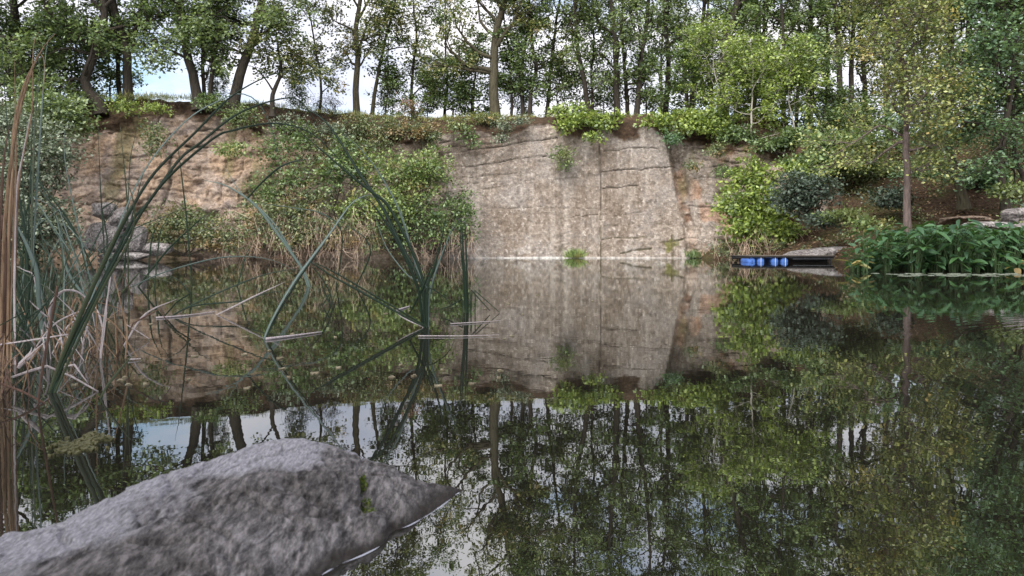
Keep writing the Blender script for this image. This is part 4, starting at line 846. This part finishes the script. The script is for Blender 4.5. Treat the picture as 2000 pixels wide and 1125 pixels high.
boulder(2, 'dark cornered block under the squarish pale block', 240, 428, 32.2, 48, 46, 1.2, group=GB, rot=.15)
boulder(3, 'tall grey rock standing at the water under the pale block', 205, 468, 31.6, 62, 70, 1.4, group=GB, box=3)
boulder(4, 'leaning grey rock at the water right of the tall grey rock', 262, 468, 31.8, 40, 62, 1.1, group=GB, rot=-.2)
boulder(5, 'flat pale slab lying at the waterline below the ochre cliff', 245, 502, 31.0, 95, 18, 1.4, group=GB, box=3)
boulder(6, 'low reddish ledge stone between the grey rocks and the bramble mound', 300, 487, 32.4, 70, 26, 1.2, group=GB, box=3)
boulder(7, 'long pale flat rock slab behind the right end of the floating dock', 1600, 496, 28.6, 128, 24, 2.4, box=2.4, rot=.10)
boulder(8, 'big rounded grey boulder at the right edge above the waterside plants', 1994, 424, 19.5, 58, 36, 1.0)
boulder(9, 'low grey slab left of the big rounded boulder at the right edge', 1925, 443, 19.2, 76, 20, 1.2, box=2.4)
boulder(10, 'dark low ledge of rock behind the grey slab on the right bank', 1885, 431, 21.5, 80, 18, 1.3, EARTH, box=3)
boulder(11, 'small stone low at the right edge under the big rounded boulder', 1998, 447, 18.8, 40, 24, .7)

# ------------------------------------------------------------------ floating dock
def paint(name, col, rough=0.5, sc=9, amt=0.6, bump=.1):
    return simple_mat(name, tuple(x * amt for x in col), col, sc, rough, bump)
BLUE = paint('blue plastic', (0.06, 0.15, 0.46), 0.6, 5, .75)
DECK = simple_mat('weathered planks', (0.05, 0.042, 0.035), (0.14, 0.12, 0.10), 3, .9, .5, (1, 14, 14))
FRAME = simple_mat('dark wet timber', (0.010, 0.010, 0.012), (0.028, 0.026, 0.028), 6, .7, .3)
STRAP = paint('pale strap', (0.62, 0.68, 0.78), .6)
RAIL = paint('grey rail', (0.12, 0.13, 0.15), .5)
def box(mb, x0, x1, y0, y1, z0, z1):
    V = np.array([(x, y, z) for x in (x0, x1) for y in (y0, y1) for z in (z0, z1)], float)
    mb.add(V, [[0, 1, 3, 2], [4, 6, 7, 5], [0, 4, 5, 1], [2, 3, 7, 6], [0, 2, 6, 4], [1, 5, 7, 3]])
def dock():
    Y = 26.6; x0, x1 = (1461 - 1000) / F * Y, (1632 - 1000) / F * Y; L_ = x1 - x0
    o = thing('floating_dock', (x0, Y, 0), 'low floating dock carried on blue barrels in front of the far right bank', 'dock')
    mb = MB(); n = 24
    for k in range(n): box(mb, L_ * k / n + .006, L_ * (k + 1) / n - .006, -.03, 2.1, .235, .262)
    link('deck', mb.mesh('deck', DECK, False), o)
    mb = MB(); box(mb, .02, L_ - .02, 0, .05, .185, .233); box(mb, .02, L_ - .02, 2.0, 2.05, .10, .233)
    for k in range(7): box(mb, .05 + (L_ - .15) * k / 6, .10 + (L_ - .15) * k / 6, .052, 1.998, .14, .233)
    box(mb, 1.72, L_ - .02, .62, .66, -.1, .183)  # dark board stands in for the shaded void under the deck
    link('frame', mb.mesh('frame', FRAME, False), o)
    mb = MB(); tube(mb, [(1.75, .02, .125), (L_ - .1, .02, .128)], .008, 6); link('rail', mb.mesh('rail', RAIL), o)
    mb = MB(); box(mb, L_ - .22, L_ - .14, .055, .135, -.3, .23); link('post', mb.mesh('post', FRAME, False), o)
    for k, px in enumerate((1469.5, 1487.5, 1515, 1534)):
        cx = (px - 1000) / F * Y - x0; r = .150 if k == 0 else .142
        mb = MB(); prof = [(-.02, .02), (0, .10), (.005, r - .025), (.03, r - .004), (.06, r), (.20, r), (.215, r + .006), (.235, r + .006), (.25, r), (.55, r), (.565, r + .006), (.585, r + .006), (.6, r), (.84, r), (.87, r - .004), (.895, r - .025), (.9, .02)]
        pts = np.array([(cx, .06 + a, .045) for a, _ in prof]); rr = np.array([b for _, b in prof])
        V = pts[:, None, :] + rr[:, None, None] * np.stack([np.cos(np.arange(28) / 28 * TAU), 0 * np.arange(28), np.sin(np.arange(28) / 28 * TAU)], -1)[None]
        Q = grid(len(prof), 28); i = np.arange(len(prof) - 1) * 28; Q = np.concatenate([Q, np.stack([i + 27, i + 55, i + 28, i], -1)])
        mb.add(V.reshape(-1, 3), Q)
        b = link('barrel', mb.mesh('barrel', BLUE), o)
        if k:
            mb = MB(); box(mb, cx - .009 + .012 * (k - 2), cx + .012 + .012 * (k - 2), .030, .036, -.12, .233); link('strap', mb.mesh('strap', STRAP, False), b)
dock()

# ------------------------------------------------------------------ waterside plants
def gloss_leaf(name, cols, rough=.55, tr=.25, gl=.04):
    m, t = new_mat(name); g = nd(t, 'ShaderNodeNewGeometry')
    c = ramp(t, g.outputs['Random Per Island'], [(k / (len(cols) - 1), x) for k, x in enumerate(cols)])
    d = nd(t, 'ShaderNodeBsdfDiffuse', {'Color': c}); tl = nd(t, 'ShaderNodeBsdfTranslucent', {'Color': mixc(t, .5, c, (.12, .22, .02))})
    s = nd(t, 'ShaderNodeMixShader', {0: tr, 1: d.outputs[0], 2: tl.outputs[0]})
    gg = nd(t, 'ShaderNodeBsdfGlossy', {'Color': (.75, .85, .95, 1), 'Roughness': rough})
    s2 = nd(t, 'ShaderNodeMixShader', {0: gl, 1: s.outputs[0], 2: gg.outputs[0]}); finish(t, s2.outputs[0]); return m
PLANT = gloss_leaf('broad green leaves', [(0.014, 0.042, 0.014), (0.032, 0.082, 0.026), (0.062, 0.135, 0.042)])
PLANTY = gloss_leaf('yellowed broad leaves', [(0.22, 0.12, 0.05), (0.16, 0.17, 0.05), (0.30, 0.20, 0.06)])
PSTEM = paint('green stalk', (0.05, 0.085, 0.03), .6)
def plant_geo(seed, h, nst, ll=.30):
    rng = np.random.default_rng(seed); S, Lf = MB(), MB()
    for k in range(nst):
        az = k * 2.4 + rng.normal(0, .4); lean = rng.uniform(.08, .42); hh = h * rng.uniform(.13, 1.0)
        b = np.array([math.cos(az), math.sin(az), 0]) * .05; tp = b + np.array([math.cos(az) * lean * hh, math.sin(az) * lean * hh, hh])
        pp = smooth_path([b - [0, 0, .15], b + (tp - b) * [.35, .35, .55], tp], 7); tube(S, pp, .009 * np.linspace(1, .5, 7), 5)
        a2 = az + rng.normal(0, .7); ax = norm(np.array([math.cos(a2), math.sin(a2), rng.uniform(-.6, .45)]))
        side = norm(np.cross(ax, [0, 0, 1])); nr = np.cross(side, ax); th = rng.normal(0, .42); side, nr = side * math.cos(th) + nr * math.sin(th), nr * math.cos(th) - side * math.sin(th); L_ = ll * rng.uniform(.5, 1.3); W_ = L_ * rng.uniform(.32, .46)
        t = np.linspace(0, 1, 7); wv = np.sin(np.clip(t, 0, 1) ** .72 * math.pi) ** .8 * W_ / 2; wv[0] = .004; wv[-1] = .001
        mid = tp + ax * (t * L_)[:, None] - np.array([0, 0, 1]) * (t ** 2 * L_ * rng.uniform(.05, .35))[:, None]
        V = np.stack([mid + side * wv[:, None] + nr * (wv * .35)[:, None], mid, mid - side * wv[:, None] + nr * (wv * .35)[:, None]], 1)
        Lf.add(V.reshape(-1, 3), grid(7, 3))
    return S, Lf
GP = 'broad leaved waterside plants in the right bed'
pp_ = []
for k, (h, n) in enumerate(((1.05, 28), (.95, 27), (1.12, 30), (.62, 18))):
    o = thing('waterside_plant', (8 + k, 16, 0), '', 'water plant', GP); S, Lf = plant_geo(700 + k, h, n)
    link('stalks', S.mesh('stalks', PSTEM), o)['kind'] = 'stuff'; link('leaves', Lf.mesh('leaves', PLANT), o)['kind'] = 'stuff'; pp_.append(o)
rg = random.Random(12); used = set(); LB = 'leafy green waterside plant, one of the many crowded together in the bed on the right'
LBL = 'low leafy green waterside plant at the thin left end of the bed beside the dock'
k = 0
while k < 175:
    Y = rg.uniform(14.6, 18.0); px = rg.uniform(1640, 2090)
    edge = 1640 + 24 * abs(Y - 15.8)
    if px < edge + 4: continue
    front = 15.6 - .9 * min(1, max(0, (px - 1700) / 300))
    if Y < front: continue
    X = (px - 1000) / F * Y; near = (px - edge)
    low = near < 34; kind = 3 if low or (Y < front + .35 and rg.random() < .5) else rg.randrange(3)
    s = (rg.uniform(.55, .8) if low else rg.uniform(.84, 1.08)) * (1 if near > 90 else .86)
    lb = LBL if low else LB
    if kind not in used:
        o = pp_[kind]; used.add(kind); o.location = (X, Y, 0); o.rotation_euler = (0, 0, rg.uniform(0, 6)); o.scale = (s, s, s); o['label'] = lb; o['group'] = GP + (' at its low end' if low else '')
    else: copy_thing(pp_[kind], (X, Y, 0), rg.uniform(0, 6.28), (s, s, s), lb, GP + (' at its low end' if low else ''))
    k += 1
for i, (px, Y, lb) in enumerate(((1672, 15.4, 'small waterside plant with orange yellow leaves at the left foot of the bed'), (1692, 15.2, 'low withered waterside plant with one pale brown leaf bent over the water'), (1986, 14.7, 'yellowish waterside plant low at the right front of the bed'))):
    o = thing('waterside_plant', ((px - 1000) / F * Y, Y, 0), lb, 'water plant'); S, Lf = plant_geo(720 + i, .34 if i < 2 else .5, 5, .26)
    link('stalks', S.mesh('stalks', PSTEM), o)['kind'] = 'stuff'; link('leaves', Lf.mesh('leaves', PLANTY), o)
# floating leaves and scum
SCUM = simple_mat('pale floating leaves', (0.05, 0.065, 0.04), (0.24, 0.26, 0.21), 8, .5, .2)
def floats(seed, n, fx, size, name, label, cat, mat, asp=1.0):
    rng = np.random.default_rng(seed); mb = MB()
    for k in range(n):
        x, y = fx(rng); r = size * rng.uniform(.5, 1.3); a = np.arange(12) / 12 * TAU; rr = r * (1 + .16 * rng.normal(0, 1, 12)); rr[0] *= .55
        th = rng.uniform(0, TAU); ring = np.stack([x + np.cos(a + th) * rr * asp, y + np.sin(a + th) * rr, .004 + .003 * rng.random() + .002 * np.sin(a * 2)], -1)
        low = ring * [1, 1, 0] + [0, 0, -.004]
        V = np.concatenate([ring, low]); Q = [[0, k1, k1 + 1, k1 + 2] for k1 in range(1, 11, 2)][:5] + [[i, (i + 1) % 12, 12 + (i + 1) % 12, 12 + i] for i in range(12)]
        mb.add(V, Q)
    stuff(link(name, mb.mesh(name, mat, False)), label, cat)
def strip(rng):
    Y = rng.uniform(12.7, 14.2); px = rng.uniform(1735 + (14.2 - Y) * 45 - 40, 2080); return (px - 1000) / F * Y, Y
floats(801, 75, strip, .085, 'floating_leaves', 'pale strip of floating leaves in front of the waterside plants', 'floating leaves', SCUM)
ALG = simple_mat('yellowish algae', (0.035, 0.037, 0.012), (0.095, 0.088, 0.032), 30, .5, .4)
def alg(rng):
    px, py = 150 + rng.normal(0, 26), 874 + rng.normal(0, 7)
    if rng.random() < .35: px, py = 186 + rng.normal(0, 12), 856 + rng.normal(0, 4)
    return (px - 1000) / F * YW(py), YW(py)
floats(802, 150, alg, .008, 'algae', 'small patch of yellowish algae floating by the reed foot', 'algae', ALG)

DEB = simple_mat('drifting leaf bits', (0.07, 0.055, 0.03), (0.30, 0.26, 0.17), 20, .6, .2)
def deb(rng):
    if rng.random() < .85: px, py = rng.uniform(120, 1000), 545 + 215 * rng.random() ** 1.5
    else: px, py = rng.uniform(900, 1700), 545 + 70 * rng.random()
    return (px - 1000) / F * YW(py), YW(py)
floats(803, 85, deb, .013, 'drifting_leaf_bits', 'small leaf bits drifting on the pond', 'leaf bits', DEB)
# grass tufts at the foot of the wall
for sd, px, py, h, lb in ((811, 1122, 503, .55, 'yellow green grass tuft growing at the waterline in the middle of the wall'), (812, 1358, 503, .5, 'darker green grass tuft at the waterline below the broken corner of the wall')):
    c = P(px, py, 38.5); c[2] = 0.02; rng = np.random.default_rng(sd)
    pts = c + rng.normal(0, 1, (90, 3)) * [.16, .12, .01]
    o = link('grass_tuft', tufts(sd, pts - c, h, 6, '', 'grass_tuft', YBR if sd == 811 else MID, .035)); o.location = c; tag(o, lb, 'grass')

# ------------------------------------------------------------------ reeds
REED = gloss_leaf('dark green reed', [(0.008, 0.016, 0.007), (0.013, 0.025, 0.010), (0.022, 0.038, 0.016)], .4, .12, .03)
REEDL = gloss_leaf('olive reed', [(0.022, 0.034, 0.011), (0.038, 0.050, 0.017), (0.060, 0.066, 0.026)], .4, .15, .04)
REEDP = gloss_leaf('blue grey limp reed', [(0.05, 0.075, 0.06), (0.095, 0.13, 0.108), (0.065, 0.095, 0.07)], .4, .15, .05)
DRY = simple_mat('dry brown reed', (0.10, 0.060, 0.035), (0.30, 0.20, 0.125), 9, .8, .3, (12, 12, 1))
PALE = simple_mat('bleached reed', (0.24, 0.20, 0.20), (0.50, 0.45, 0.46), 9, .75, .3, (12, 12, 1))
RUST = simple_mat('rusty dead reed', (0.045, 0.026, 0.02), (0.12, 0.068, 0.048), 9, .8, .3, (12, 12, 1))
MATS = dict(g=REED, l=REEDL, b=REEDP, d=DRY, p=PALE, r=RUST)
def blade_pts(pts, Y, dy):
    n = len(pts); d = np.concatenate([[0], np.cumsum([math.hypot(pts[i + 1][0] - pts[i][0], pts[i + 1][1] - pts[i][1]) for i in range(n - 1)])]); d = d / d[-1]
    return [P(x, y, Y + dy * k) for (x, y), k in zip(pts, d)]
def blade(parent, org, pts, Y, w, mat, dy=0.0, base=.75, bend=True, name='blade', sink=True, tip=.12):
    """w: widest width in picture units at its distance"""
    P3 = blade_pts(pts, Y, dy)
    n = max(10, 5 * len(pts))
    path = smooth_path(P3, n) if bend else smooth_path(P3, len(pts)) if False else np.array(P3) if not bend else None
    if not bend:                              # sharp folds kept
        q = []
        for a, b in zip(P3[:-1], P3[1:]): q += [a + (b - a) * k for k in np.linspace(0, 1, 5)[:-1]]
        path = np.array(q + [P3[-1]]); n = len(path)
    if sink and path[0][2] < .06: path = np.concatenate([[path[0] + (path[0] - path[1]) * 0.0 + [0, 0, -path[0][2] - .05]], path]); n += 1
    t = np.linspace(0, 1, n); ww = w * (.66 if w > 4 else .8) * Y / F / 2 * (base + (1 - base) * np.sin(np.clip(t * 1.6, 0, 1) * math.pi / 2)) * (1 - (1 - tip) * np.clip((t - .45) / .55, 0, 1) ** 1.6)
    mb = MB(); rg = random.Random(int(pts[0][0] * 31 + pts[-1][1] * 7)); tube(mb, path, ww, 6, flat=.22, roll=rg.uniform(-.5, .5), cap=True)
    return link(name, mb.mesh(name, MATS[mat], True, org), parent)
def reed(label, bx, by, blades, cat='reed', group=None, name='reed_plant', Y=None):
    Y = Y or YW(by); org = np.array([(bx - 1000) / F * Y, Y, 0.0]); o = thing(name, org, label, cat, group)
    for b in blades:
        pts, w, mat = b[:3]; kw = b[3] if len(b) > 3 else {}
        blade(o, org, pts, kw.pop('Y', Y), w, mat, **kw)
    return o
GR = 'reeds along the near left shore'
reed('tall reed fan at the left whose long green blades arch over to the right', 102, 767, [
    ([(100, 767), (135, 665), (190, 545), (245, 430), (300, 340), (380, 260), (450, 190), (520, 150), (560, 142), (590, 158), (614, 187)], 9.5, 'g', dict(dy=.5)),
    ([(105, 766), (142, 665), (202, 545), (258, 432), (290, 395), (350, 312), (390, 280), (455, 228), (520, 200), (575, 192), (602, 216), (625, 262), (640, 291)], 9.5, 'g', dict(dy=.3)),
    ([(112, 765), (155, 650), (215, 485), (281, 335), (362, 237), (429, 196), (470, 183), (502, 198), (524, 235), (538, 282), (545, 327)], 7.5, 'b', dict(dy=.7)),
    ([(99, 768), (150, 655), (228, 502), (282, 407), (335, 340), (420, 268), (455, 255), (500, 244), (540, 241), (580, 248), (622, 270), (665, 315), (712, 366)], 8.5, 'g', dict(dy=.2)),
    ([(97, 767), (125, 690), (170, 585), (222, 470), (258, 400)], 14, 'l', dict(dy=.1, tip=.5)),
    ([(108, 766), (150, 670), (205, 555), (255, 465), (262, 402), (240, 330)], 8, 'l', dict(dy=-.05)),
], group=GR)
reed('tall brown dead reed bundle standing at the far left edge', 12, 712, [
    ([(8, 712), (10, 560), (22, 400), (27, 255), (47, 167), (68, 123), (88, 88), (108, 66)], 13, 'd', dict(dy=.1)),
    ([(20, 712), (22, 560), (30, 380), (31, 255), (28, 117)], 8, 'd', {}),
    ([(2, 710), (4, 560), (14, 380), (34, 240), (58, 150), (79, 103), (88, 138), (81, 190)], 10, 'd', dict(dy=-.1)),
    ([(26, 715), (30, 540), (38, 350), (62, 220), (64, 110), (70, 68), (80, 65), (90, 73)], 8, 'd', dict(dy=.15)),
    ([(-6, 708), (-2, 520), (6, 330), (20, 235)], 12, 'r', {}),
    ([(14, 716), (16, 560), (18, 430), (24, 330)], 16, 'd', dict(tip=.6)),
    ([(30, 716), (28, 560), (32, 380), (45, 300), (60, 222)], 9, 'p', {}),
    ([(5, 714), (9, 600), (12, 500), (4, 420)], 15, 'r', dict(tip=.6)),
], group=GR, cat='dead reed')
reed('limp blue grey reed blade hanging beside the brown bundle', 80, 668, [
    ([(86, 668), (82, 640), (76, 590), (72, 535), (56, 487), (38, 450), (26, 430), (24, 418)], 15, 'b', dict(base=.6)),
    ([(84, 660), (76, 600), (66, 540), (48, 528), (24, 516)], 7, 'p', {}),
    ([(90, 664), (85, 600), (70, 520), (52, 478), (30, 436)], 8, 'b', dict(dy=.1))], group=GR)
reed('upright green reed tuft close to the right of the brown bundle', 52, 640, [
    ([(50, 640), (50, 500), (46, 380), (40, 300), (30, 230)], 8, 'g', dict(dy=.2)),
    ([(56, 640), (55, 480), (60, 330), (66, 210), (80, 120)], 8, 'g', dict(dy=.3)),
    ([(62, 640), (62, 480), (64, 360), (70, 215), (78, 135), (60, 60)], 7, 'l', dict(dy=.2)),
    ([(58, 640), (52, 500), (40, 400), (20, 310), (2, 262)], 8, 'g', {}),
    ([(66, 642), (64, 540), (62, 440), (61, 330), (62, 260)], 7, 'g', dict(dy=.2)),
    ([(46, 640), (30, 520), (8, 440), (-20, 380)], 8, 'g', {}),
    ([(54, 640), (64, 500), (80, 240), (90, 100), (100, 68), (108, 64)], 7, 'b', dict(dy=.4)),
    ([(48, 640), (38, 480), (20, 300), (6, 130), (2, -20)], 7, 'g', dict(dy=.3))], group=GR)
reed('green reed leaning up to the left behind the tall fan', 188, 600, [
    ([(186, 600), (160, 490), (132, 433), (85, 380), (45, 332)], 8, 'g', dict(dy=.3)),
    ([(190, 600), (182, 530), (140, 440), (100, 385), (40, 310), (0, 290)], 8, 'g', dict(dy=.1)),
    ([(182, 600), (150, 545), (100, 400), (60, 330)], 7, 'g', dict(dy=.3)),
    ([(194, 600), (170, 520), (128, 320), (128, 250), (135, 235)], 5, 'b', {}),
    ([(184, 600), (134, 534), (118, 460), (110, 420)], 8, 'b', {})], group=GR)
reed('thin upright reeds standing before the ochre cliff', 200, 610, [
    ([(208, 612), (203, 480), (197, 380), (191, 240)], 4.5, 'g', {}),
    ([(252, 612), (250, 500), (248, 390), (235, 246)], 4, 'l', {}),
    ([(240, 612), (249, 430), (254, 316), (263, 270), (273, 215)], 4.5, 'g', dict(dy=.3)),
    ([(240, 610), (247, 480), (276, 352), (285, 330)], 4, 'g', {})], group=GR)
reed('thin dark folded reed leaning before the grey rocks', 150, 590, [
    ([(138, 590), (150, 556), (171, 504), (205, 435), (243, 380)], 6, 'g', {}),
    ([(209, 600), (209, 461), (199, 408), (225, 391), (224, 412)], 4.5, 'g', dict(bend=False))], group=GR)
reed('dark slanting stalk in front of the folded pale reeds', 74, 790, [([(74, 790), (82, 728), (92, 672), (103, 610), (112, 558)], 8, 'r', dict(tip=.7))], name='reed_stalk', cat='reed stalk')
reed('curled dead reed arching over like a hoop left of the thick green stalk', 94, 690, [
    ([(92, 690), (94, 640), (100, 595), (119, 571), (139, 567), (158, 574), (175, 594), (186, 640), (192, 690)], 8, 'p', {}),
    ([(110, 690), (140, 600), (150, 580), (172, 620), (183, 690)], 6, 'd', dict(bend=False))], cat='dead reed', name='dead_reed')
reed('brown dead reed stubs standing between the thick stalk and the ochre reflection', 215, 700, [
    ([(190, 690), (188, 600), (189, 540), (190, 472)], 6, 'd', dict(tip=.5)),
    ([(196, 690), (205, 615), (212, 570), (218, 528)], 6, 'p', dict(tip=.4)),
    ([(245, 700), (249, 649), (238, 600), (222, 536)], 8, 'd', dict(bend=False, tip=.4)),
    ([(198, 690), (206, 630), (211, 570), (214, 545)], 5, 'p', {}),
    ([(237, 700), (236, 660), (237, 640)], 5, 'r', {})], cat='dead reed', name='dead_reed')
reed('pale bent stalk lying in the water with its knee above the surface', 192, 765, [([(23, 737), (60, 724), (92, 715), (143, 737), (192, 765)], 9, 'p', dict(bend=False, tip=.7, sink=False)),
    ([(122, 717), (145, 712), (173, 750)], 6, 'p', dict(bend=False, sink=False))], cat='dead reed', name='dead_reed_stalk')
reed('straight pale stalk leaning level across the reeds at the left', 0, 672, [([(-20, 676), (69, 663), (132, 653)], 5, 'p', dict(tip=.6, sink=False))], Y=YW(735), cat='dead reed', name='dead_reed_stalk')
reed('crumpled bleached reed leaf lying on the left shore', 40, 719, [([(35, 719), (50, 703), (65, 691), (88, 667)], 13, 'p', dict(sink=False)), ([(36, 712), (58, 690), (62, 678)], 9, 'p', dict(sink=False))], Y=YW(760), cat='dead reed', name='dead_reed_leaf')
reed('rusty brown stalk slanting into the water at the lower left edge', 92, 788, [([(94, 792), (46, 766), (0, 749), (-30, 740)], 7, 'r', dict(tip=.8))], cat='dead reed', name='dead_reed_stalk')
reed('olive reed leaf slanting out of the water right of the bent pale stalk', 197, 778, [([(196, 778), (208, 756), (232, 725), (256, 697)], 8, 'l', dict(tip=.4))], cat='reed', name='reed_leaf')
reed('pale broken straw bent over the ochre reflection', 250, 660, [([(247, 634), (270, 648), (292, 662)], 3.5, 'p', dict(sink=False, tip=.7)), ([(292, 662), (270, 682), (230, 700), (160, 716)], 3, 'l', dict(sink=False))], Y=YW(665), cat='dead reed', name='dead_reed_straw')
# middle
reed('single bent reed with a pale bluish blade leaning right over the water', 515, 662, [
    ([(515, 663), (527, 634), (550, 590), (578, 545), (605, 508), (642, 459), (680, 405), (700, 388), (719, 381), (732, 386)], 11, 'b', dict(dy=.4)),
    ([(519, 664), (535, 628), (556, 590), (583, 546), (612, 505), (640, 468)], 6, 'g', dict(dy=.3))], group=GR)
reed('drooping thin green leaves bending down to the water left of the bent reed', 340, 618, [
    ([(332, 619), (360, 603), (430, 570), (505, 540), (550, 529), (578, 527), (588, 534)], 5, 'g', {}),
    ([(330, 620), (380, 597), (470, 588), (520, 573), (565, 566)], 4, 'g', dict(dy=.3)),
    ([(320, 619), (345, 590), (372, 573), (350, 548), (322, 533)], 4.5, 'g', dict(bend=False)),
    ([(258, 560), (300, 540), (345, 524), (420, 505), (480, 501), (530, 508), (580, 528)], 3.5, 'b', {})], name='reed_leaves_tuft', group=GR)
reed('thin tan straw sloping up over the middle reflection', 424, 615, [([(423, 615), (460, 597), (500, 577), (556, 551)], 4, 'p', {})], cat='dead reed', name='dead_reed_straw')
reed('thin reed tips hooked back toward the water left of the dark reed bunch', 650, 598, [
    ([(652, 598), (641, 565), (622, 535), (600, 512)], 4, 'g', {}), ([(648, 600), (636, 575), (625, 545)], 3.5, 'g', {}), ([(644, 574), (628, 600)], 3, 'g', {})], Y=YW(598), name='hooked_reed')
reed('dark bunch of reeds fanning up left and right in the middle of the pond', 830, 638, [
    ([(830, 640), (824, 560), (790, 490), (772, 455), (745, 402), (700, 335), (655, 262), (628, 231), (600, 214), (560, 205)], 10, 'g', dict(dy=.2)),
    ([(832, 640), (828, 555), (800, 480), (760, 405), (736, 382), (714, 366), (674, 333), (617, 284), (583, 256)], 10, 'g', dict(dy=.1)),
    ([(829, 640), (825, 560), (808, 505), (790, 440), (770, 390), (735, 330), (700, 287), (668, 262)], 8, 'b', dict(dy=.4)),
    ([(826, 640), (815, 560), (775, 470), (740, 415), (719, 390), (690, 384)], 10, 'g', dict(dy=-.2)),
    ([(834, 640), (836, 560), (850, 515), (864, 460), (872, 415)], 7, 'g', {}),
    ([(826, 640), (830, 565), (860, 505), (882, 452), (906, 426)], 8, 'g', dict(dy=.3)),
    ([(836, 640), (840, 570), (862, 500), (880, 455), (892, 424)], 6, 'b', dict(dy=.2)),
    ([(833, 640), (832, 560), (799, 540), (762, 495), (745, 460), (732, 418)], 4.5, 'b', dict(dy=.3)),
    ([(800, 612), (822, 570), (835, 540), (850, 505)], 7, 'g', {}),
    ([(831, 640), (830, 565), (870, 582), (888, 610)], 4, 'g', {})], group=GR)
reed('broken reed fallen flat from the dark bunch toward the left', 832, 640, [
    ([(829, 639), (790, 618), (700, 567), (650, 540), (606, 511)], 7, 'g', dict(tip=.5)),
    ([(833, 638), (795, 615), (705, 562), (655, 533), (615, 513)], 6, 'g', dict(dy=.1, tip=.5)),
    ([(826, 638), (790, 622), (775, 612)], 4, 'p', {})], name='fallen_reed')
reed('three straight dark reeds standing close together before the rock wall', 911, 611, [
    ([(912, 612), (909, 560), (905, 500), (901, 424)], 7, 'g', {}),
    ([(914, 612), (912, 540), (910, 480), (908, 424)], 6.5, 'g', dict(dy=.1)),
    ([(908, 612), (905, 540), (900, 480), (898, 430), (888, 429)], 4.5, 'g', {})], group=GR)
reed('thin reed folded to a sharp corner right of the three straight reeds', 920, 611, [
    ([(920, 611), (920, 566), (957, 607)], 3.5, 'g', dict(bend=False, tip=.5)), ([(928, 611), (928, 568), (976, 610)], 3, 'g', dict(bend=False, tip=.5))], name='folded_reed')
reed('thin folded reed left of the three straight reeds', 904, 612, [([(905, 612), (903, 584), (878, 598), (862, 604)], 3.5, 'g', dict(bend=False, tip=.5))], name='folded_reed')
reed('arched pale reed leaf whose tip hangs in front of the dark ivy', 600, 560, [
    ([(612, 592), (598, 540), (570, 495), (530, 440), (505, 408), (482, 387), (440, 362), (399, 352)], 9, 'b', {}),
    ([(610, 592), (590, 530), (545, 450), (510, 410), (470, 375), (438, 325)], 5, 'b', dict(dy=.3)),
    ([(482, 390), (504, 364), (544, 328), (580, 314), (612, 312)], 6, 'g', dict(sink=False))], group=GR)
reed('dark green reed leaf crossing the bramble mound', 305, 560, [
    ([(270, 560), (317, 500), (345, 470), (372, 446), (395, 425), (414, 416)], 6, 'g', {}),
    ([(288, 560), (296, 470), (308, 440), (317, 418)], 4, 'g', {}), ([(302, 560), (312, 460), (322, 435), (333, 416)], 4, 'g', {}),
    ([(375, 560), (368, 470), (363, 415), (352, 320), (343, 262)], 4, 'g', {})], name='reed_leaves_tuft')
reed('thin dark reed leaf lying level across the bushes above the bent reed', 640, 560, [
    ([(655, 570), (668, 480), (660, 438), (620, 414), (580, 407), (530, 400), (480, 396)], 4.5, 'g', {}),
    ([(690, 570), (722, 500), (714, 467), (690, 448), (672, 440)], 4, 'g', {}),
    ([(464, 560), (480, 500), (495, 475)], 4, 'g', {})], name='reed_leaves_tuft')
# stray straws lying on the water
for lb, pts, w in (('long thin straw floating level to the right of the dark reed bunch', [(817, 658), (900, 658), (975, 656)], 2.5), ('thin straw floating in front of the three straight reeds', [(880, 634), (930, 631), (976, 628)], 2.5),
                   ('dark pale tipped leaf floating right of the bent reed', [(520, 664), (570, 658), (628, 650)], 6), ('pale straws floating left of the thin tan straw', [(305, 622), (360, 618), (420, 610)], 4),
                   ('short white straw floating left of the dark bunch', [(776, 607), (800, 599)], 4), ('short pale straw floating near the olive reed leaf', [(250, 705), (275, 703)], 4)):
    b3 = [np.array([(x - 1000) / F * YW(y), YW(y), .006]) for x, y in pts]; mb = MB(); tube(mb, smooth_path(b3, 10), w * YW(pts[0][1]) / F / 2 * np.linspace(1, .4, 10), 6, cap=True)
    o = link('floating_straw', mb.mesh('floating_straw', PALE, True, b3[0])); o.location = b3[0]; tag(o, lb, 'straw')
# the tangle of smaller reeds and broken stalks round the left shore
rng = np.random.default_rng(41)
TANG = [('tangled young reeds at the left shore behind the limp blue grey blade', 30, 700, 70, 'ggl'), ('broken dead stalks crossing at the left water edge', 110, 700, 100, 'ddp'), ('low tangle of dead reeds right of the hoop shaped reed', 200, 680, 70, 'drp'),
        ('sparse thin reeds behind the thick green stalk', 150, 630, 90, 'glb'), ('dark rotting stalks at the very left water edge', 10, 760, 60, 'rdr'), ('loose reed tuft at the left edge by the grey willow reflection', 60, 590, 110, 'ggb')]
for lb, bx, by, sp, ms in TANG:
    Y = YW(by); org = np.array([(bx - 1000) / F * Y, Y, 0.0]); o = thing('reed_tangle', org, lb, 'reed tangle')
    for k in range(22):
        x = bx + rng.normal(0, sp * .45); yb = by + rng.normal(0, 14); Yk = YW(yb); hgt = rng.uniform(60, 260) * (0.55 if ms[0] in 'dr' else 1); lean = rng.normal(0, .45)
        pts = [(x, yb), (x + lean * hgt * .4, yb - hgt * .5), (x + lean * hgt * 1.0, yb - hgt * rng.uniform(.7, 1))]; 
        fold = rng.random() < .35
        if fold: pts.append((pts[-1][0] + rng.normal(0, 50), pts[-1][1] + rng.uniform(20, 110)))
        blade(o, org, pts, Yk, rng.uniform(3, 6.5), ms[rng.integers(0, 3)], dy=rng.uniform(-.2, .3), bend=not fold)
